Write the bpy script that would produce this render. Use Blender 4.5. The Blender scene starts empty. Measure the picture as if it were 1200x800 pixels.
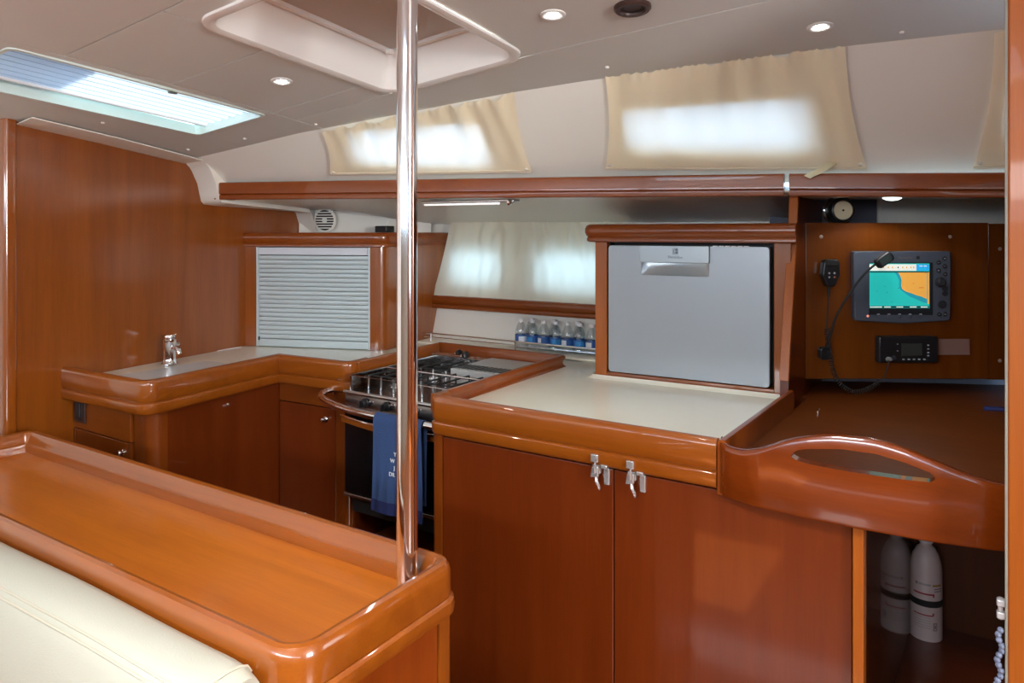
import bpy, math, random
from mathutils import Matrix, Vector
random.seed(4)
S = bpy.context.scene
C = S.collection
PI = math.pi

# ---------------------------------------------------------------- camera
FPX, HOR, YAW, EYE = 852.0, 272.0, math.radians(32.8), 1.44
cd = bpy.data.cameras.new('camera')
cam = bpy.data.objects.new('camera', cd)
C.objects.link(cam)
cd.sensor_width = 36.0
cd.lens = 36.0 * FPX / 1200.0
cd.shift_y = -(400.0 - HOR) / 1200.0
cd.clip_start = 0.02
cam.location = (0, 0, EYE)
cam.rotation_euler = (PI / 2, 0, YAW)
S.camera = cam

# ---------------------------------------------------------------- world, sun, exposure
S.view_settings.view_transform = 'Standard'
S.view_settings.look = 'None'
S.view_settings.exposure = 0.0
S.view_settings.gamma = 1.0
S.view_settings.use_curve_mapping = False
w = bpy.data.worlds.new('sky')
S.world = w
w.use_nodes = True
bg = w.node_tree.nodes['Background']
bg.inputs[0].default_value = (0.50, 0.74, 1.0, 1)
bg.inputs[1].default_value = 6.5
S.cycles.max_bounces = 8
S.cycles.diffuse_bounces = 5
S.cycles.glossy_bounces = 4
S.cycles.transmission_bounces = 6
S.cycles.transparent_max_bounces = 8
S.cycles.sample_clamp_indirect = 6.0
S.cycles.caustics_reflective = False
S.cycles.caustics_refractive = False

def lamp_area(name, loc, target, sx, sy, power, col):
    d = bpy.data.lights.new(name, 'AREA')
    d.shape = 'RECTANGLE'; d.size = sx; d.size_y = sy
    d.energy = power; d.color = col
    o = bpy.data.objects.new(name, d); C.objects.link(o)
    o.location = loc
    v = Vector(target) - Vector(loc)
    o.rotation_euler = v.to_track_quat('-Z', 'Y').to_euler()
    return o

sd = bpy.data.lights.new('sun', 'SUN'); sd.energy = 48.0; sd.angle = math.radians(0.6); sd.color = (1.0, .95, .86)
sun = bpy.data.objects.new('sun', sd); C.objects.link(sun)
sun.rotation_euler = Vector((-.25, .16, -1.0)).to_track_quat('-Z', 'Y').to_euler()
# daylight through the companionway (aft), the saloon windows and the hatches behind the camera
lamp_area('companionway_daylight', (2.9, -.1, 1.75), (.2, .5, .9), 1.0, 1.1, 165, (1.0, .95, .88))
lamp_area('saloon_window_daylight', (-.6, -2.2, 1.75), (-.6, 1.0, 1.0), 2.6, .22, 32, (1.0, .96, .9))
lamp_area('saloon_hatch_daylight', (-.55, -.1, 2.25), (-.55, -.1, 0), .62, .62, 70, (1.0, .97, .93))

# ---------------------------------------------------------------- materials
def new_mat(name):
    m = bpy.data.materials.new(name); m.use_nodes = True
    nt = m.node_tree
    return m, nt, nt.nodes['Principled BSDF']

def plain(name, col, rough=.5, metal=0.0, coat=0.0, spec=.5, noise=0.0, nscale=6.0, bump=0.0, bscale=80.0, trans=0.0, ior=1.45, emis=None, estr=0.0, alpha=1.0):
    m, nt, p = new_mat(name)
    p.inputs['Base Color'].default_value = (*col, 1)
    p.inputs['Roughness'].default_value = rough
    p.inputs['Metallic'].default_value = metal
    p.inputs['Coat Weight'].default_value = coat
    p.inputs['Coat Roughness'].default_value = .08
    p.inputs['Specular IOR Level'].default_value = spec
    p.inputs['Transmission Weight'].default_value = trans
    p.inputs['IOR'].default_value = ior
    p.inputs['Alpha'].default_value = alpha
    if emis:
        p.inputs['Emission Color'].default_value = (*emis, 1); p.inputs['Emission Strength'].default_value = estr
    if noise or bump:
        tc = nt.nodes.new('ShaderNodeTexCoord')
        n = nt.nodes.new('ShaderNodeTexNoise'); n.inputs['Scale'].default_value = nscale; n.inputs['Detail'].default_value = 4
        nt.links.new(tc.outputs['Object'], n.inputs['Vector'])
        if noise:
            mx = nt.nodes.new('ShaderNodeMix'); mx.data_type = 'RGBA'
            mx.inputs[6].default_value = (*[max(0, c * (1 - noise)) for c in col], 1)
            mx.inputs[7].default_value = (*[min(1, c * (1 + noise)) for c in col], 1)
            nt.links.new(n.outputs['Fac'], mx.inputs[0]); nt.links.new(mx.outputs[2], p.inputs['Base Color'])
        if bump:
            n2 = nt.nodes.new('ShaderNodeTexNoise'); n2.inputs['Scale'].default_value = bscale
            nt.links.new(tc.outputs['Object'], n2.inputs['Vector'])
            b = nt.nodes.new('ShaderNodeBump'); b.inputs['Strength'].default_value = bump; b.inputs['Distance'].default_value = .002
            nt.links.new(n2.outputs['Fac'], b.inputs['Height']); nt.links.new(b.outputs['Normal'], p.inputs['Normal'])
    return m

def wood(name, axis, tint=1.0, rough=.30, coat=.75, red=1.0, coatr=.05):
    m, nt, p = new_mat(name)
    tc = nt.nodes.new('ShaderNodeTexCoord')
    mp = nt.nodes.new('ShaderNodeMapping')
    sc = [16.0, 16.0, 16.0]; sc['xyz'.index(axis)] = 1.1
    mp.inputs['Scale'].default_value = sc
    nt.links.new(tc.outputs['Object'], mp.inputs['Vector'])
    n = nt.nodes.new('ShaderNodeTexNoise'); n.inputs['Scale'].default_value = 1.3; n.inputs['Detail'].default_value = 5; n.inputs['Distortion'].default_value = .5
    nt.links.new(mp.outputs['Vector'], n.inputs['Vector'])
    r = nt.nodes.new('ShaderNodeValToRGB')
    e = r.color_ramp.elements
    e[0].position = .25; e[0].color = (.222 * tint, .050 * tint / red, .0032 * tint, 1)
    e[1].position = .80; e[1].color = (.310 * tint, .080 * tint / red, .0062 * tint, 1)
    nt.links.new(n.outputs['Fac'], r.inputs['Fac'])
    mp2 = nt.nodes.new('ShaderNodeMapping'); sc2 = [120.0] * 3; sc2['xyz'.index(axis)] = 6.0
    mp2.inputs['Scale'].default_value = sc2
    nt.links.new(tc.outputs['Object'], mp2.inputs['Vector'])
    f = nt.nodes.new('ShaderNodeTexNoise'); f.inputs['Scale'].default_value = 1.6; f.inputs['Detail'].default_value = 3
    nt.links.new(mp2.outputs['Vector'], f.inputs['Vector'])
    mr = nt.nodes.new('ShaderNodeMapRange'); mr.inputs[1].default_value = .3; mr.inputs[2].default_value = .7; mr.inputs[3].default_value = .94; mr.inputs[4].default_value = 1.05
    nt.links.new(f.outputs['Fac'], mr.inputs[0])
    mx = nt.nodes.new('ShaderNodeMix'); mx.data_type = 'RGBA'; mx.blend_type = 'MULTIPLY'; mx.inputs[0].default_value = 1
    nt.links.new(r.outputs['Color'], mx.inputs[6]); nt.links.new(mr.outputs[0], mx.inputs[7])
    nt.links.new(mx.outputs[2], p.inputs['Base Color'])
    p.inputs['Roughness'].default_value = rough
    p.inputs['Specular IOR Level'].default_value = .35
    p.inputs['Coat Weight'].default_value = coat
    p.inputs['Coat Roughness'].default_value = coatr
    p.inputs['Coat IOR'].default_value = 1.72
    return m

def cloth(name, col, tr=.5, tcol=(.8, .8, .8)):
    m, nt, p = new_mat(name)
    out = nt.nodes['Material Output']
    d = nt.nodes.new('ShaderNodeBsdfDiffuse'); d.inputs[0].default_value = (*col, 1)
    t = nt.nodes.new('ShaderNodeBsdfTranslucent'); t.inputs[0].default_value = (*tcol, 1)
    mx = nt.nodes.new('ShaderNodeMixShader'); mx.inputs[0].default_value = tr
    tc = nt.nodes.new('ShaderNodeTexCoord')
    n = nt.nodes.new('ShaderNodeTexNoise'); n.inputs['Scale'].default_value = 500
    b = nt.nodes.new('ShaderNodeBump'); b.inputs['Strength'].default_value = .15; b.inputs['Distance'].default_value = .001
    nt.links.new(tc.outputs['Object'], n.inputs['Vector']); nt.links.new(n.outputs['Fac'], b.inputs['Height'])
    nt.links.new(b.outputs['Normal'], d.inputs['Normal'])
    nt.links.new(d.outputs[0], mx.inputs[1]); nt.links.new(t.outputs[0], mx.inputs[2])
    nt.links.new(mx.outputs[0], out.inputs['Surface'])
    return m

def thin_glass(name, tint=(1, 1, 1), fac=.12):
    m, nt, p = new_mat(name)
    out = nt.nodes['Material Output']
    t = nt.nodes.new('ShaderNodeBsdfTransparent'); t.inputs[0].default_value = (*tint, 1)
    g = nt.nodes.new('ShaderNodeBsdfGlossy'); g.inputs['Roughness'].default_value = .03
    mx = nt.nodes.new('ShaderNodeMixShader'); mx.inputs[0].default_value = fac
    nt.links.new(t.outputs[0], mx.inputs[1]); nt.links.new(g.outputs[0], mx.inputs[2]); nt.links.new(mx.outputs[0], out.inputs['Surface'])
    return m

WX = wood('cherry_grain_x', 'x'); WY = wood('cherry_grain_y', 'y'); WZ = wood('cherry_grain_z', 'z')
WZL = wood('cherry_lower_post_shaded', 'z', .62, .3, .6, 1.2)  # darker cherry copy, shade low in the cabin put into the tint
WXL = wood('cherry_lower_panel_shaded', 'x', .68, .3, .6, 1.15)  # same low shade put into the panel tint
WTOP = wood('cherry_tray_top', 'x', 1.7, .32, .45, .92, .12)
WZD = wood('cherry_door_shaded', 'z', .50, .3, .5, 1.58, .06)  # shade on the lower doors put into the darker tint
WBULK = wood('cherry_bulkhead_veneer', 'z', .92, .32, .45, 1.0, .16)
WXR = wood('cherry_red_moulding', 'x', .88, .32, .42, 1.15)
WL = wood('cherry_light_edge', 'z', 1.35, .4, .3)
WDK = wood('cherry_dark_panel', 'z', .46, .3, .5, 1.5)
WDX = wood('cherry_chart_lid', 'x', .62, .42, .10, 1.05, .3)
CEIL = plain('ceiling_vinyl', (.62, .62, .59), .55, noise=.02, bump=.1, bscale=300)
WHITE = plain('white_gelcoat', (.82, .79, .72), .32, spec=.4, noise=.02)
WHITE2 = plain('white_hatch_moulding', (.82, .80, .77), .22, coat=.3)
TOPM = plain('cream_worktop', (.92, .90, .75), .16, spec=.6, noise=.02, nscale=30)
DARK = plain('dark_recess', (.012, .011, .011), .6)
BLACK = plain('black_plastic', (.014, .014, .016), .32)
BLACKM = plain('black_rubber', (.02, .02, .02), .6)
GLASSB = plain('black_oven_glass', (.006, .006, .007), .06, coat=.6)
CHROME = plain('polished_stainless', (.86, .84, .84), .09, 1.0)
STEEL = plain('brushed_stainless', (.62, .61, .60), .26, 1.0)
STEELD = plain('burner_deck_stainless', (.34, .33, .33), .22, 1.0)
DISH = plain('silver_dishwasher_front', (.38, .415, .45), .34, .35, noise=.03, nscale=3)
DISH2 = plain('silver_dishwasher_grip', (.44, .48, .50), .26, .4)
ALU = plain('aluminium_shutter', (.54, .62, .65), .38, .25)
CREAMV = plain('cream_vinyl', (.44, .435, .36), .42, noise=.03, nscale=4, bump=.25, bscale=350)
CURT = cloth('cream_curtain_cloth', (.98, .85, .60), .28, (.95, .97, 1.0))
HEM = plain('cream_curtain_hem', (.80, .71, .55), .8)
SHEER = cloth('pale_curtain_cloth', (.86, .81, .68), .34, (.88, .86, .72))
BLIND = cloth('pleated_blind_cloth', (.80, .86, .92), .13, (.90, .95, 1.0))
STRAP = plain('pale_yellow_webbing', (.72, .66, .44), .7)
SNAP = plain('cream_snap', (.75, .70, .60), .35)
NAVY = plain('navy_terry', (.030, .062, .16), .95, bump=.8, bscale=260)
NAVY2 = plain('navy_terry_hem', (.012, .02, .09), .95, bump=.8, bscale=260)
LETTER = plain('white_stitching', (.75, .76, .8), .7)
GREYB = plain('grey_plotter_case', (.085, .10, .13), .42)
GREYB2 = plain('dark_plotter_bezel', (.02, .024, .03), .35)
KEY = plain('dark_key', (.03, .033, .04), .4)
KEYL = plain('pale_key_mark', (.45, .47, .5), .5)
LCD = plain('grey_lcd', (.045, .05, .045), .2)
SEA = plain('screen_sea', (.02, .35, .33), .3, emis=(.02, .52, .47), estr=.72)
SEA2 = plain('screen_shallow', (.02, .22, .3), .3, emis=(.015, .30, .38), estr=.72)
LAND = plain('screen_land', (.6, .3, .05), .3, emis=(.78, .37, .07), estr=.72)
SBAR = plain('screen_bar', (.7, .7, .65), .3, emis=(.72, .74, .66), estr=.72)
SBLUE = plain('screen_blue_box', (.02, .3, .7), .3, emis=(.02, .36, .80), estr=.72)
SDARK = plain('screen_dark_line', (.01, .03, .04), .3, emis=(.01, .05, .06), estr=.6)
REDD = plain('red_dot', (.6, .04, .03), .4)
CREAMD = plain('cream_dial', (.72, .64, .44), .5)
PINKP = plain('pinkish_plaque', (.30, .17, .14), .45)
EXTW = plain('white_extinguisher_enamel', (.82, .66, .66), .25, coat=.4)
EXTL = plain('extinguisher_print_grey', (.30, .24, .24), .5)
EXTR = plain('extinguisher_print_red', (.42, .03, .04), .5)
EXTG = plain('extinguisher_print_gold', (.45, .26, .08), .5)
PET = thin_glass('clear_bottle', (.90, .94, .95), .16)
WATER = thin_glass('bottle_water', (.93, .96, .97), .06)
LBLUE = plain('blue_bottle_label', (.035, .12, .36), .4)
LBLUE2 = plain('light_blue_bottle_label', (.04, .26, .60), .4)
LWHITE = plain('white_bottle_label', (.78, .80, .82), .4)
PANE = thin_glass('window_acrylic', (.88, .92, .95), .08)
FLOORM = wood('teak_floor', 'x', .55, .35, .3)
LED = plain('lamp_led', (1, 1, 1), .5, emis=(.93, 1.0, .98), estr=14)
LEDW = plain('strip_light_lens', (1, 1, 1), .4, emis=(1, .98, .95), estr=.55)
LCOVER = plain('lamp_bezel', (.78, .78, .76), .3)
BROWN = plain('brown_vent', (.045, .022, .018), .35)
GREYPAD = plain('blue_grey_lining', (.15, .155, .20), .7)
BLUEC = plain('blue_fabric', (.03, .04, .16), .8)
SPECK = plain('speckled_cord', (.16, .19, .28), .6, noise=.9, nscale=150)
SMOKE = thin_glass('clear_splash_guard', (.55, .53, .50), .22)

# ---------------------------------------------------------------- builders
def root_loc(o):
    v = Vector((0, 0, 0))
    while o:
        v += o.location; o = o.parent
    return v

class MB:
    def __init__(s, M=None):
        s.v = []; s.f = []; s.mi = []; s.M = M; s.k = 0
    def add(s, vs, fs):
        b = len(s.v)
        for p in vs:
            p = Vector(p)
            s.v.append(s.M @ p if s.M else p)
        for f in fs:
            s.f.append([b + i for i in f]); s.mi.append(s.k)
        return s
    def box(s, a, b):
        x0, y0, z0 = a; x1, y1, z1 = b
        return s.add([(x0, y0, z0), (x1, y0, z0), (x1, y1, z0), (x0, y1, z0), (x0, y0, z1), (x1, y0, z1), (x1, y1, z1), (x0, y1, z1)],
                     [(0, 3, 2, 1), (4, 5, 6, 7), (0, 1, 5, 4), (1, 2, 6, 5), (2, 3, 7, 6), (3, 0, 4, 7)])
    def hexa(s, q):      # eight corners: lower four then upper four
        return s.add(q, [(0, 3, 2, 1), (4, 5, 6, 7), (0, 1, 5, 4), (1, 2, 6, 5), (2, 3, 7, 6), (3, 0, 4, 7)])
    def prism(s, poly, z0, z1, mp=None):
        n = len(poly); mp = mp or (lambda a, b, c: (a, b, c))
        vs = [mp(p[0], p[1], z0) for p in poly] + [mp(p[0], p[1], z1) for p in poly]
        fs = [list(range(n))[::-1], list(range(n, 2 * n))] + [(i, (i + 1) % n, n + (i + 1) % n, n + i) for i in range(n)]
        return s.add(vs, fs)
    def tube(s, pts, r, n=10, closed=False, caps=True):
        pts = [Vector(p) for p in pts]; N = len(pts)
        rs = r if isinstance(r, (list, tuple)) else [r] * N
        vs = []; up = Vector((0, 0, 1)); prev = None
        for i in range(N):
            if closed: t = pts[(i + 1) % N] - pts[i - 1]
            else: t = pts[min(i + 1, N - 1)] - pts[max(i - 1, 0)]
            t.normalize()
            if prev is None:
                a = t.orthogonal() if abs(t.dot(up)) > .95 else t.cross(up)
            else:
                a = prev - t * prev.dot(t)
            a.normalize(); prev = a; b = t.cross(a)
            for k in range(n):
                q = 2 * PI * k / n
                vs.append(pts[i] + (a * math.cos(q) + b * math.sin(q)) * rs[i])
        fs = []
        M = N if closed else N - 1
        for i in range(M):
            j = (i + 1) % N
            for k in range(n):
                l = (k + 1) % n
                fs.append((i * n + k, i * n + l, j * n + l, j * n + k))
        if caps and not closed:
            fs.append(list(range(n))); fs.append(list(range((N - 1) * n, N * n))[::-1])
        return s.add(vs, fs)
    def lathe(s, prof, n=24, org=(0, 0, 0), axis=(0, 0, 1), cap=True):
        ax = Vector(axis).normalized(); a = ax.orthogonal().normalized(); b = ax.cross(a); o = Vector(org)
        vs = []; fs = []
        for r, h in prof:
            for k in range(n):
                q = 2 * PI * k / n
                vs.append(o + ax * h + (a * math.cos(q) + b * math.sin(q)) * r)
        for i in range(len(prof) - 1):
            for k in range(n):
                l = (k + 1) % n
                fs.append((i * n + k, i * n + l, (i + 1) * n + l, (i + 1) * n + k))
        if cap and prof[0][0] > 1e-6: fs.append(list(range(n))[::-1])
        if cap and prof[-1][0] > 1e-6: fs.append(list(range((len(prof) - 1) * n, len(prof) * n)))
        return s.add(vs, fs)
    def sweep(s, path, prof, closed=False):
        # path: plan points (x, y[, dz]); prof: (outward, z); outward is the right-hand side of the direction
        N = len(path); m = len(prof); vs = []
        P = [Vector((p[0], p[1])) for p in path]; dz = [p[2] if len(p) > 2 else 0 for p in path]
        for i in range(N):
            if closed: d0 = P[i] - P[i - 1]; d1 = P[(i + 1) % N] - P[i]
            else:
                d0 = P[i] - P[i - 1] if i else P[1] - P[0]
                d1 = P[i + 1] - P[i] if i < N - 1 else P[i] - P[i - 1]
            n0 = Vector((d0.y, -d0.x)).normalized(); n1 = Vector((d1.y, -d1.x)).normalized()
            n = n0 + n1
            n = n / max(.2, n.dot(n0)) if n.length > 1e-6 else n0
            for o, z in prof:
                vs.append((P[i].x + n.x * o, P[i].y + n.y * o, z + dz[i]))
        fs = []
        for i in range(N if closed else N - 1):
            j = (i + 1) % N
            for k in range(m):
                l = (k + 1) % m
                fs.append((i * m + k, j * m + k, j * m + l, i * m + l))
        if not closed:
            fs.append(list(range(m))); fs.append(list(range((N - 1) * m, N * m))[::-1])
        return s.add(vs, fs)
    def grid(s, nu, nv, fn, skip=None):
        vs = [fn(i / nu, j / nv) for j in range(nv + 1) for i in range(nu + 1)]
        fs = [(j * (nu + 1) + i, j * (nu + 1) + i + 1, (j + 1) * (nu + 1) + i + 1, (j + 1) * (nu + 1) + i)
              for j in range(nv) for i in range(nu) if not (skip and skip(i, j))]
        return s.add(vs, fs)
    def out(s, name, mat, parent=None, bevel=0, seg=2, flat=False, solid=0, soff=0, angle=38):
        me = bpy.data.meshes.new(name)
        if parent is not None: off = root_loc(parent)
        else:
            n = len(s.v); zs = min(p.z for p in s.v)
            off = Vector((sum(p.x for p in s.v) / n, sum(p.y for p in s.v) / n, zs))
        me.from_pydata([tuple(p - off) for p in s.v], [], s.f)
        mats = mat if isinstance(mat, (list, tuple)) else [mat]
        for m in mats: me.materials.append(m)
        for p, k in zip(me.polygons, s.mi): p.material_index = min(k, len(mats) - 1)
        me.update()
        import bmesh
        bm = bmesh.new(); bm.from_mesh(me)
        bmesh.ops.remove_doubles(bm, verts=bm.verts, dist=1e-6)
        bmesh.ops.recalc_face_normals(bm, faces=bm.faces)
        bm.to_mesh(me); bm.free()
        if not flat:
            me.polygons.foreach_set('use_smooth', [True] * len(me.polygons))
            me.set_sharp_from_angle(angle=math.radians(angle))
        o = bpy.data.objects.new(name, me); C.objects.link(o)
        if parent is not None: o.parent = parent
        else: o.location = off
        if solid:
            md = o.modifiers.new('solid', 'SOLIDIFY'); md.thickness = solid; md.offset = soff
            dg = bpy.context.evaluated_depsgraph_get(); dg.update()
            m2 = bpy.data.meshes.new_from_object(o.evaluated_get(dg)); o.modifiers.clear(); o.data = m2; m2.name = name
            bpy.data.meshes.remove(me); me = m2
            if not flat:
                for a_ in ('sharp_edge',):
                    if a_ in me.attributes: me.attributes.remove(me.attributes[a_])
                me.polygons.foreach_set('use_smooth', [True] * len(me.polygons)); me.set_sharp_from_angle(angle=math.radians(angle))
        if bevel:
            md = o.modifiers.new('bevel', 'BEVEL'); md.width = bevel; md.segments = seg; md.limit_method = 'ANGLE'; md.angle_limit = math.radians(50)
            md.harden_normals = False
            if not flat:
                wn = o.modifiers.new('weighted', 'WEIGHTED_NORMAL'); wn.keep_sharp = True; wn.weight = 80
        return o

def thing(name, label, cat, loc, group=None):
    o = bpy.data.objects.new(name, None); C.objects.link(o)
    o.empty_display_size = .05
    o.location = loc; o['label'] = label; o['category'] = cat
    if group: o['group'] = group
    return o
def tag(o, label, cat, group=None):
    o['label'] = label; o['category'] = cat
    if group: o['group'] = group
    return o
def structure(o, label=None):
    o['kind'] = 'structure'
    if label: o['label'] = label
    return o
def fillet(path, rad, seg=6):
    # path of plan points, rad: {index: radius}
    out = []
    for i, p in enumerate(path):
        if i in rad and 0 < i < len(path) - 1 or (i in rad and rad.get('closed')):
            a = Vector(path[i - 1][:2]); b = Vector(p[:2]); c = Vector(path[(i + 1) % len(path)][:2])
            u = (a - b).normalized(); v = (c - b).normalized(); r = rad[i]
            ang = u.angle(v); t = r / math.tan(ang / 2)
            p0 = b + u * t; p1 = b + v * t
            bis = (u + v).normalized(); cen = b + bis * (r / math.sin(ang / 2))
            a0 = math.atan2(p0.y - cen.y, p0.x - cen.x); a1 = math.atan2(p1.y - cen.y, p1.x - cen.x)
            d = a1 - a0
            while d > PI: d -= 2 * PI
            while d < -PI: d += 2 * PI
            for k in range(seg + 1):
                q = a0 + d * k / seg
                out.append((cen.x + r * math.cos(q), cen.y + r * math.sin(q)))
        else: out.append(tuple(p[:2]))
    return out
def rrect(x0, y0, x1, y1, r, seg=5):
    return fillet([(x0, y0), (x1, y0), (x1, y1), (x0, y1)], {0: r, 1: r, 2: r, 3: r, 'closed': True}, seg)
def frame(p, q, z=0.0):
    # local x along p->q in plan, local y pointing away from the camera side, local z up; origin at p
    ex = Vector((q[0] - p[0], q[1] - p[1], 0)).normalized(); ey = Vector((-ex.y, ex.x, 0))
    return Matrix(((ex.x, ey.x, 0, p[0]), (ex.y, ey.y, 0, p[1]), (0, 0, 1, z), (0, 0, 0, 1)))
def lerp(x, A, B):
    if x <= A[0]: return B[0]
    for i in range(len(A) - 1):
        if x <= A[i + 1]: return B[i] + (B[i + 1] - B[i]) * (x - A[i]) / (A[i + 1] - A[i])
    return B[-1]
def plate(outline, holes, mp, name, mat, parent=None, solid=0, soff=1, sub=0, bevel=0):
    """flat plate with holes drawn in 2D, then mapped to 3D"""
    import bmesh
    bm = bmesh.new()
    def loop(pts):
        vs = [bm.verts.new((a, b, 0)) for a, b in pts]
        return [bm.edges.new((vs[i], vs[(i + 1) % len(vs)])) for i in range(len(vs))]
    es = []
    for L in [outline] + holes: es += loop(L)
    bmesh.ops.triangle_fill(bm, edges=es, use_beauty=True)
    mb = MB(); bm.verts.index_update()
    mb.add([mp(v.co.x, v.co.y) for v in bm.verts], [[v.index for v in f.verts] for f in bm.faces])
    bm.free()
    return mb.out(name, mat, parent, solid=solid, soff=soff, bevel=bevel)
def text(body, size, M, name, mat, parent, depth=.0004, align='CENTER'):
    cu = bpy.data.curves.new(name, 'FONT'); cu.body = body; cu.size = size; cu.align_x = align; cu.extrude = depth
    o = bpy.data.objects.new('tmp_' + name, cu); C.objects.link(o)
    dg = bpy.context.evaluated_depsgraph_get(); dg.update()
    me = bpy.data.meshes.new_from_object(o.evaluated_get(dg))
    bpy.data.objects.remove(o); bpy.data.curves.remove(cu)
    # text plane x,y -> local x,z ; extrude toward -y
    T = M @ Matrix(((1, 0, 0, 0), (0, 0, -1, 0), (0, 1, 0, 0), (0, 0, 0, 1)))
    off = root_loc(parent)
    me.transform(Matrix.Translation(-off) @ T)
    me.materials.clear(); me.materials.append(mat); me.name = name
    r = bpy.data.objects.new(name, me); C.objects.link(r); r.parent = parent
    return r
def copy_tree(o, parent=None):
    c = o.copy(); C.objects.link(c)
    if parent: c.parent = parent
    for ch in list(o.children): copy_tree(ch, c)
    return c

# ---------------------------------------------------------------- setting: ceiling lines
XT = [-3.2, -2.79, -2.45, -2.1, -1.25, -1.0, -.29, .045, 3]
ZT = [1.70, 1.735, 1.765, 1.80, 1.88, 1.898, 1.93, 1.935, 1.90]
YT = [1.76, 1.80, 1.80, 1.81, 1.93, 1.973, 2.09, 2.14, 2.3]
yedge = lambda x: lerp(x, XT, YT)
zedge = lambda x: lerp(x, XT, ZT)
def zc(x, y):
    d = min(max(yedge(x) - y, -1), 2.0)
    return zedge(x) + .12 * d - .03 * d * d
ysh = lambda x: 2.33 + .195 * (x + .505)             # front of the long upper shelf
zsh0 = lambda x: lerp(x, [-2.75, -.5, .1], [1.577, 1.551, 1.534])
zsh1 = lambda x: lerp(x, [-2.75, -.5, .1], [1.650, 1.620, 1.605])

# floor
structure(MB().box((-3.2, -2.1, -.05), (2.9, 3.3, 0)).out('floor', FLOORM))

# ceiling: vinyl covered panels with narrow joints under a backing board
HX0, HX1, HY0, HY1 = -1.55, -1.05, 1.03, 1.70
KX0, KX1, KY0, KY1 = -2.385, -2.02, .84, 1.60
SX0, SX1, SY0, SY1 = -.87, -.23, -.42, .22           # saloon hatch behind the camera
def panel_grid(x0, x1, y0, y1, holes, g=.0022, lift=.0035, mb=None):
    xs = {x0 + g, x1 - g}; n = max(1, int((x1 - x0) / .12))
    for i in range(1, n): xs.add(x0 + (x1 - x0) * i / n)
    isedge = y1 is None
    mb = mb or MB()
    for h in holes: xs |= {h[0], h[1]}
    xs = sorted(xs)
    for i in range(len(xs) - 1):
        a, b = xs[i], xs[i + 1]
        def yy(x):
            top = (yedge(x) if isedge else y1) - (0 if isedge else g)
            base = y0 + g
            L = [base + (top - base) * k / 8 for k in range(9)]
            return L
        hh = [h for h in holes if a >= h[0] - 1e-6 and b <= h[1] + 1e-6]
        def cuts(x):
            L = yy(x)
            if hh:
                h = hh[0]
                lo = [L[0] + (h[2] - L[0]) * k / 4 for k in range(5)]; hi = [h[3] + (L[-1] - h[3]) * k / 4 for k in range(5)]
                return lo, hi
            return (L,)
        for A, B in zip(cuts(a), cuts(b)):
            for k in range(len(A) - 1):
                mb.add([(a, A[k], zc(a, A[k]) + lift), (b, B[k], zc(b, B[k]) + lift), (b, B[k + 1], zc(b, B[k + 1]) + lift), (a, A[k + 1], zc(a, A[k + 1]) + lift)], [(0, 1, 2, 3)])
    return mb
panels = [
    (-1.985, 2.9, 1.705, None, []),
    (-1.985, HX0, 1.60, 1.705, []),
    (-1.985, HX0, 1.244, 1.60, []),
    (-1.985, HX0, .95, 1.244, []),
    (HX0, 2.9, .95, 1.705, [(HX0 + .0022, HX1, HY0, HY1)]),
    (-1.985, 2.9, -2.1, .95, [(SX0, SX1, SY0, SY1)]),
    (-2.83, -1.985, -2.1, .70, []),
    (-2.83, -1.985, .70, None, [(KX0, KX1, KY0, KY1)]),
]
deck = MB()
for p in panels: panel_grid(*p, g=-.004, lift=.022, mb=deck)
ceiling = structure(deck.out('ceiling', WHITE, solid=.012, soff=0))
for k_, p in enumerate(panels):
    mb = panel_grid(*p)
    if k_ == 4:          # rounded corners of the hatch opening
        for (cx_, cy_, sx_, sy_) in ((HX0, HY0, 1, 1), (HX1, HY0, -1, 1), (HX1, HY1, -1, -1), (HX0, HY1, 1, -1)):
            R_ = .075
            arc = [(cx_ + sx_ * (R_ - R_ * math.sin(q)), cy_ + sy_ * (R_ - R_ * math.cos(q))) for q in [PI / 2 * i / 8 for i in range(9)]]
            P_ = [(cx_, cy_)] + arc
            mb.add([(a, b, zc(a, b) + .0035) for a, b in P_], [(0, i, i + 1) for i in range(1, 9)])
    mb.out('ceiling_panel', CEIL, ceiling, solid=.006, soff=0)
structure(MB().box((-3.3, -.4, 2.30), (-1.3, 1.03, 2.34)).out('skylight_sun_blocker', WHITE))  # added box out of view, shades part of the skylight blind
structure(MB().box((-2.3, 1.72, 2.46), (2.6, 3.4, 2.48)).out('window_sun_blocker', WHITE))  # added awning, unseen, keeps direct sun off the side window curtains

def on_ceil(x, y):
    e = .01; n = Vector((-(zc(x + e, y) - zc(x - e, y)) / (2 * e), -(zc(x, y + e) - zc(x, y - e)) / (2 * e), 1)).normalized()
    return Vector((x, y, zc(x, y))), -n
for x, y in [(-1.965, 1.775), (-.90, 1.90), (-.165, 2.05), (-2.50, 1.32), (-2.30, 1.735), (-2.60, 1.70)]:
    p, n = on_ceil(x, y)
    MB().lathe([(.0065, -.001), (.0065, .002), (.004, .0045), (0, .005)], 12, p, n).out('screw_cap', WHITE2, ceiling)

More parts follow.
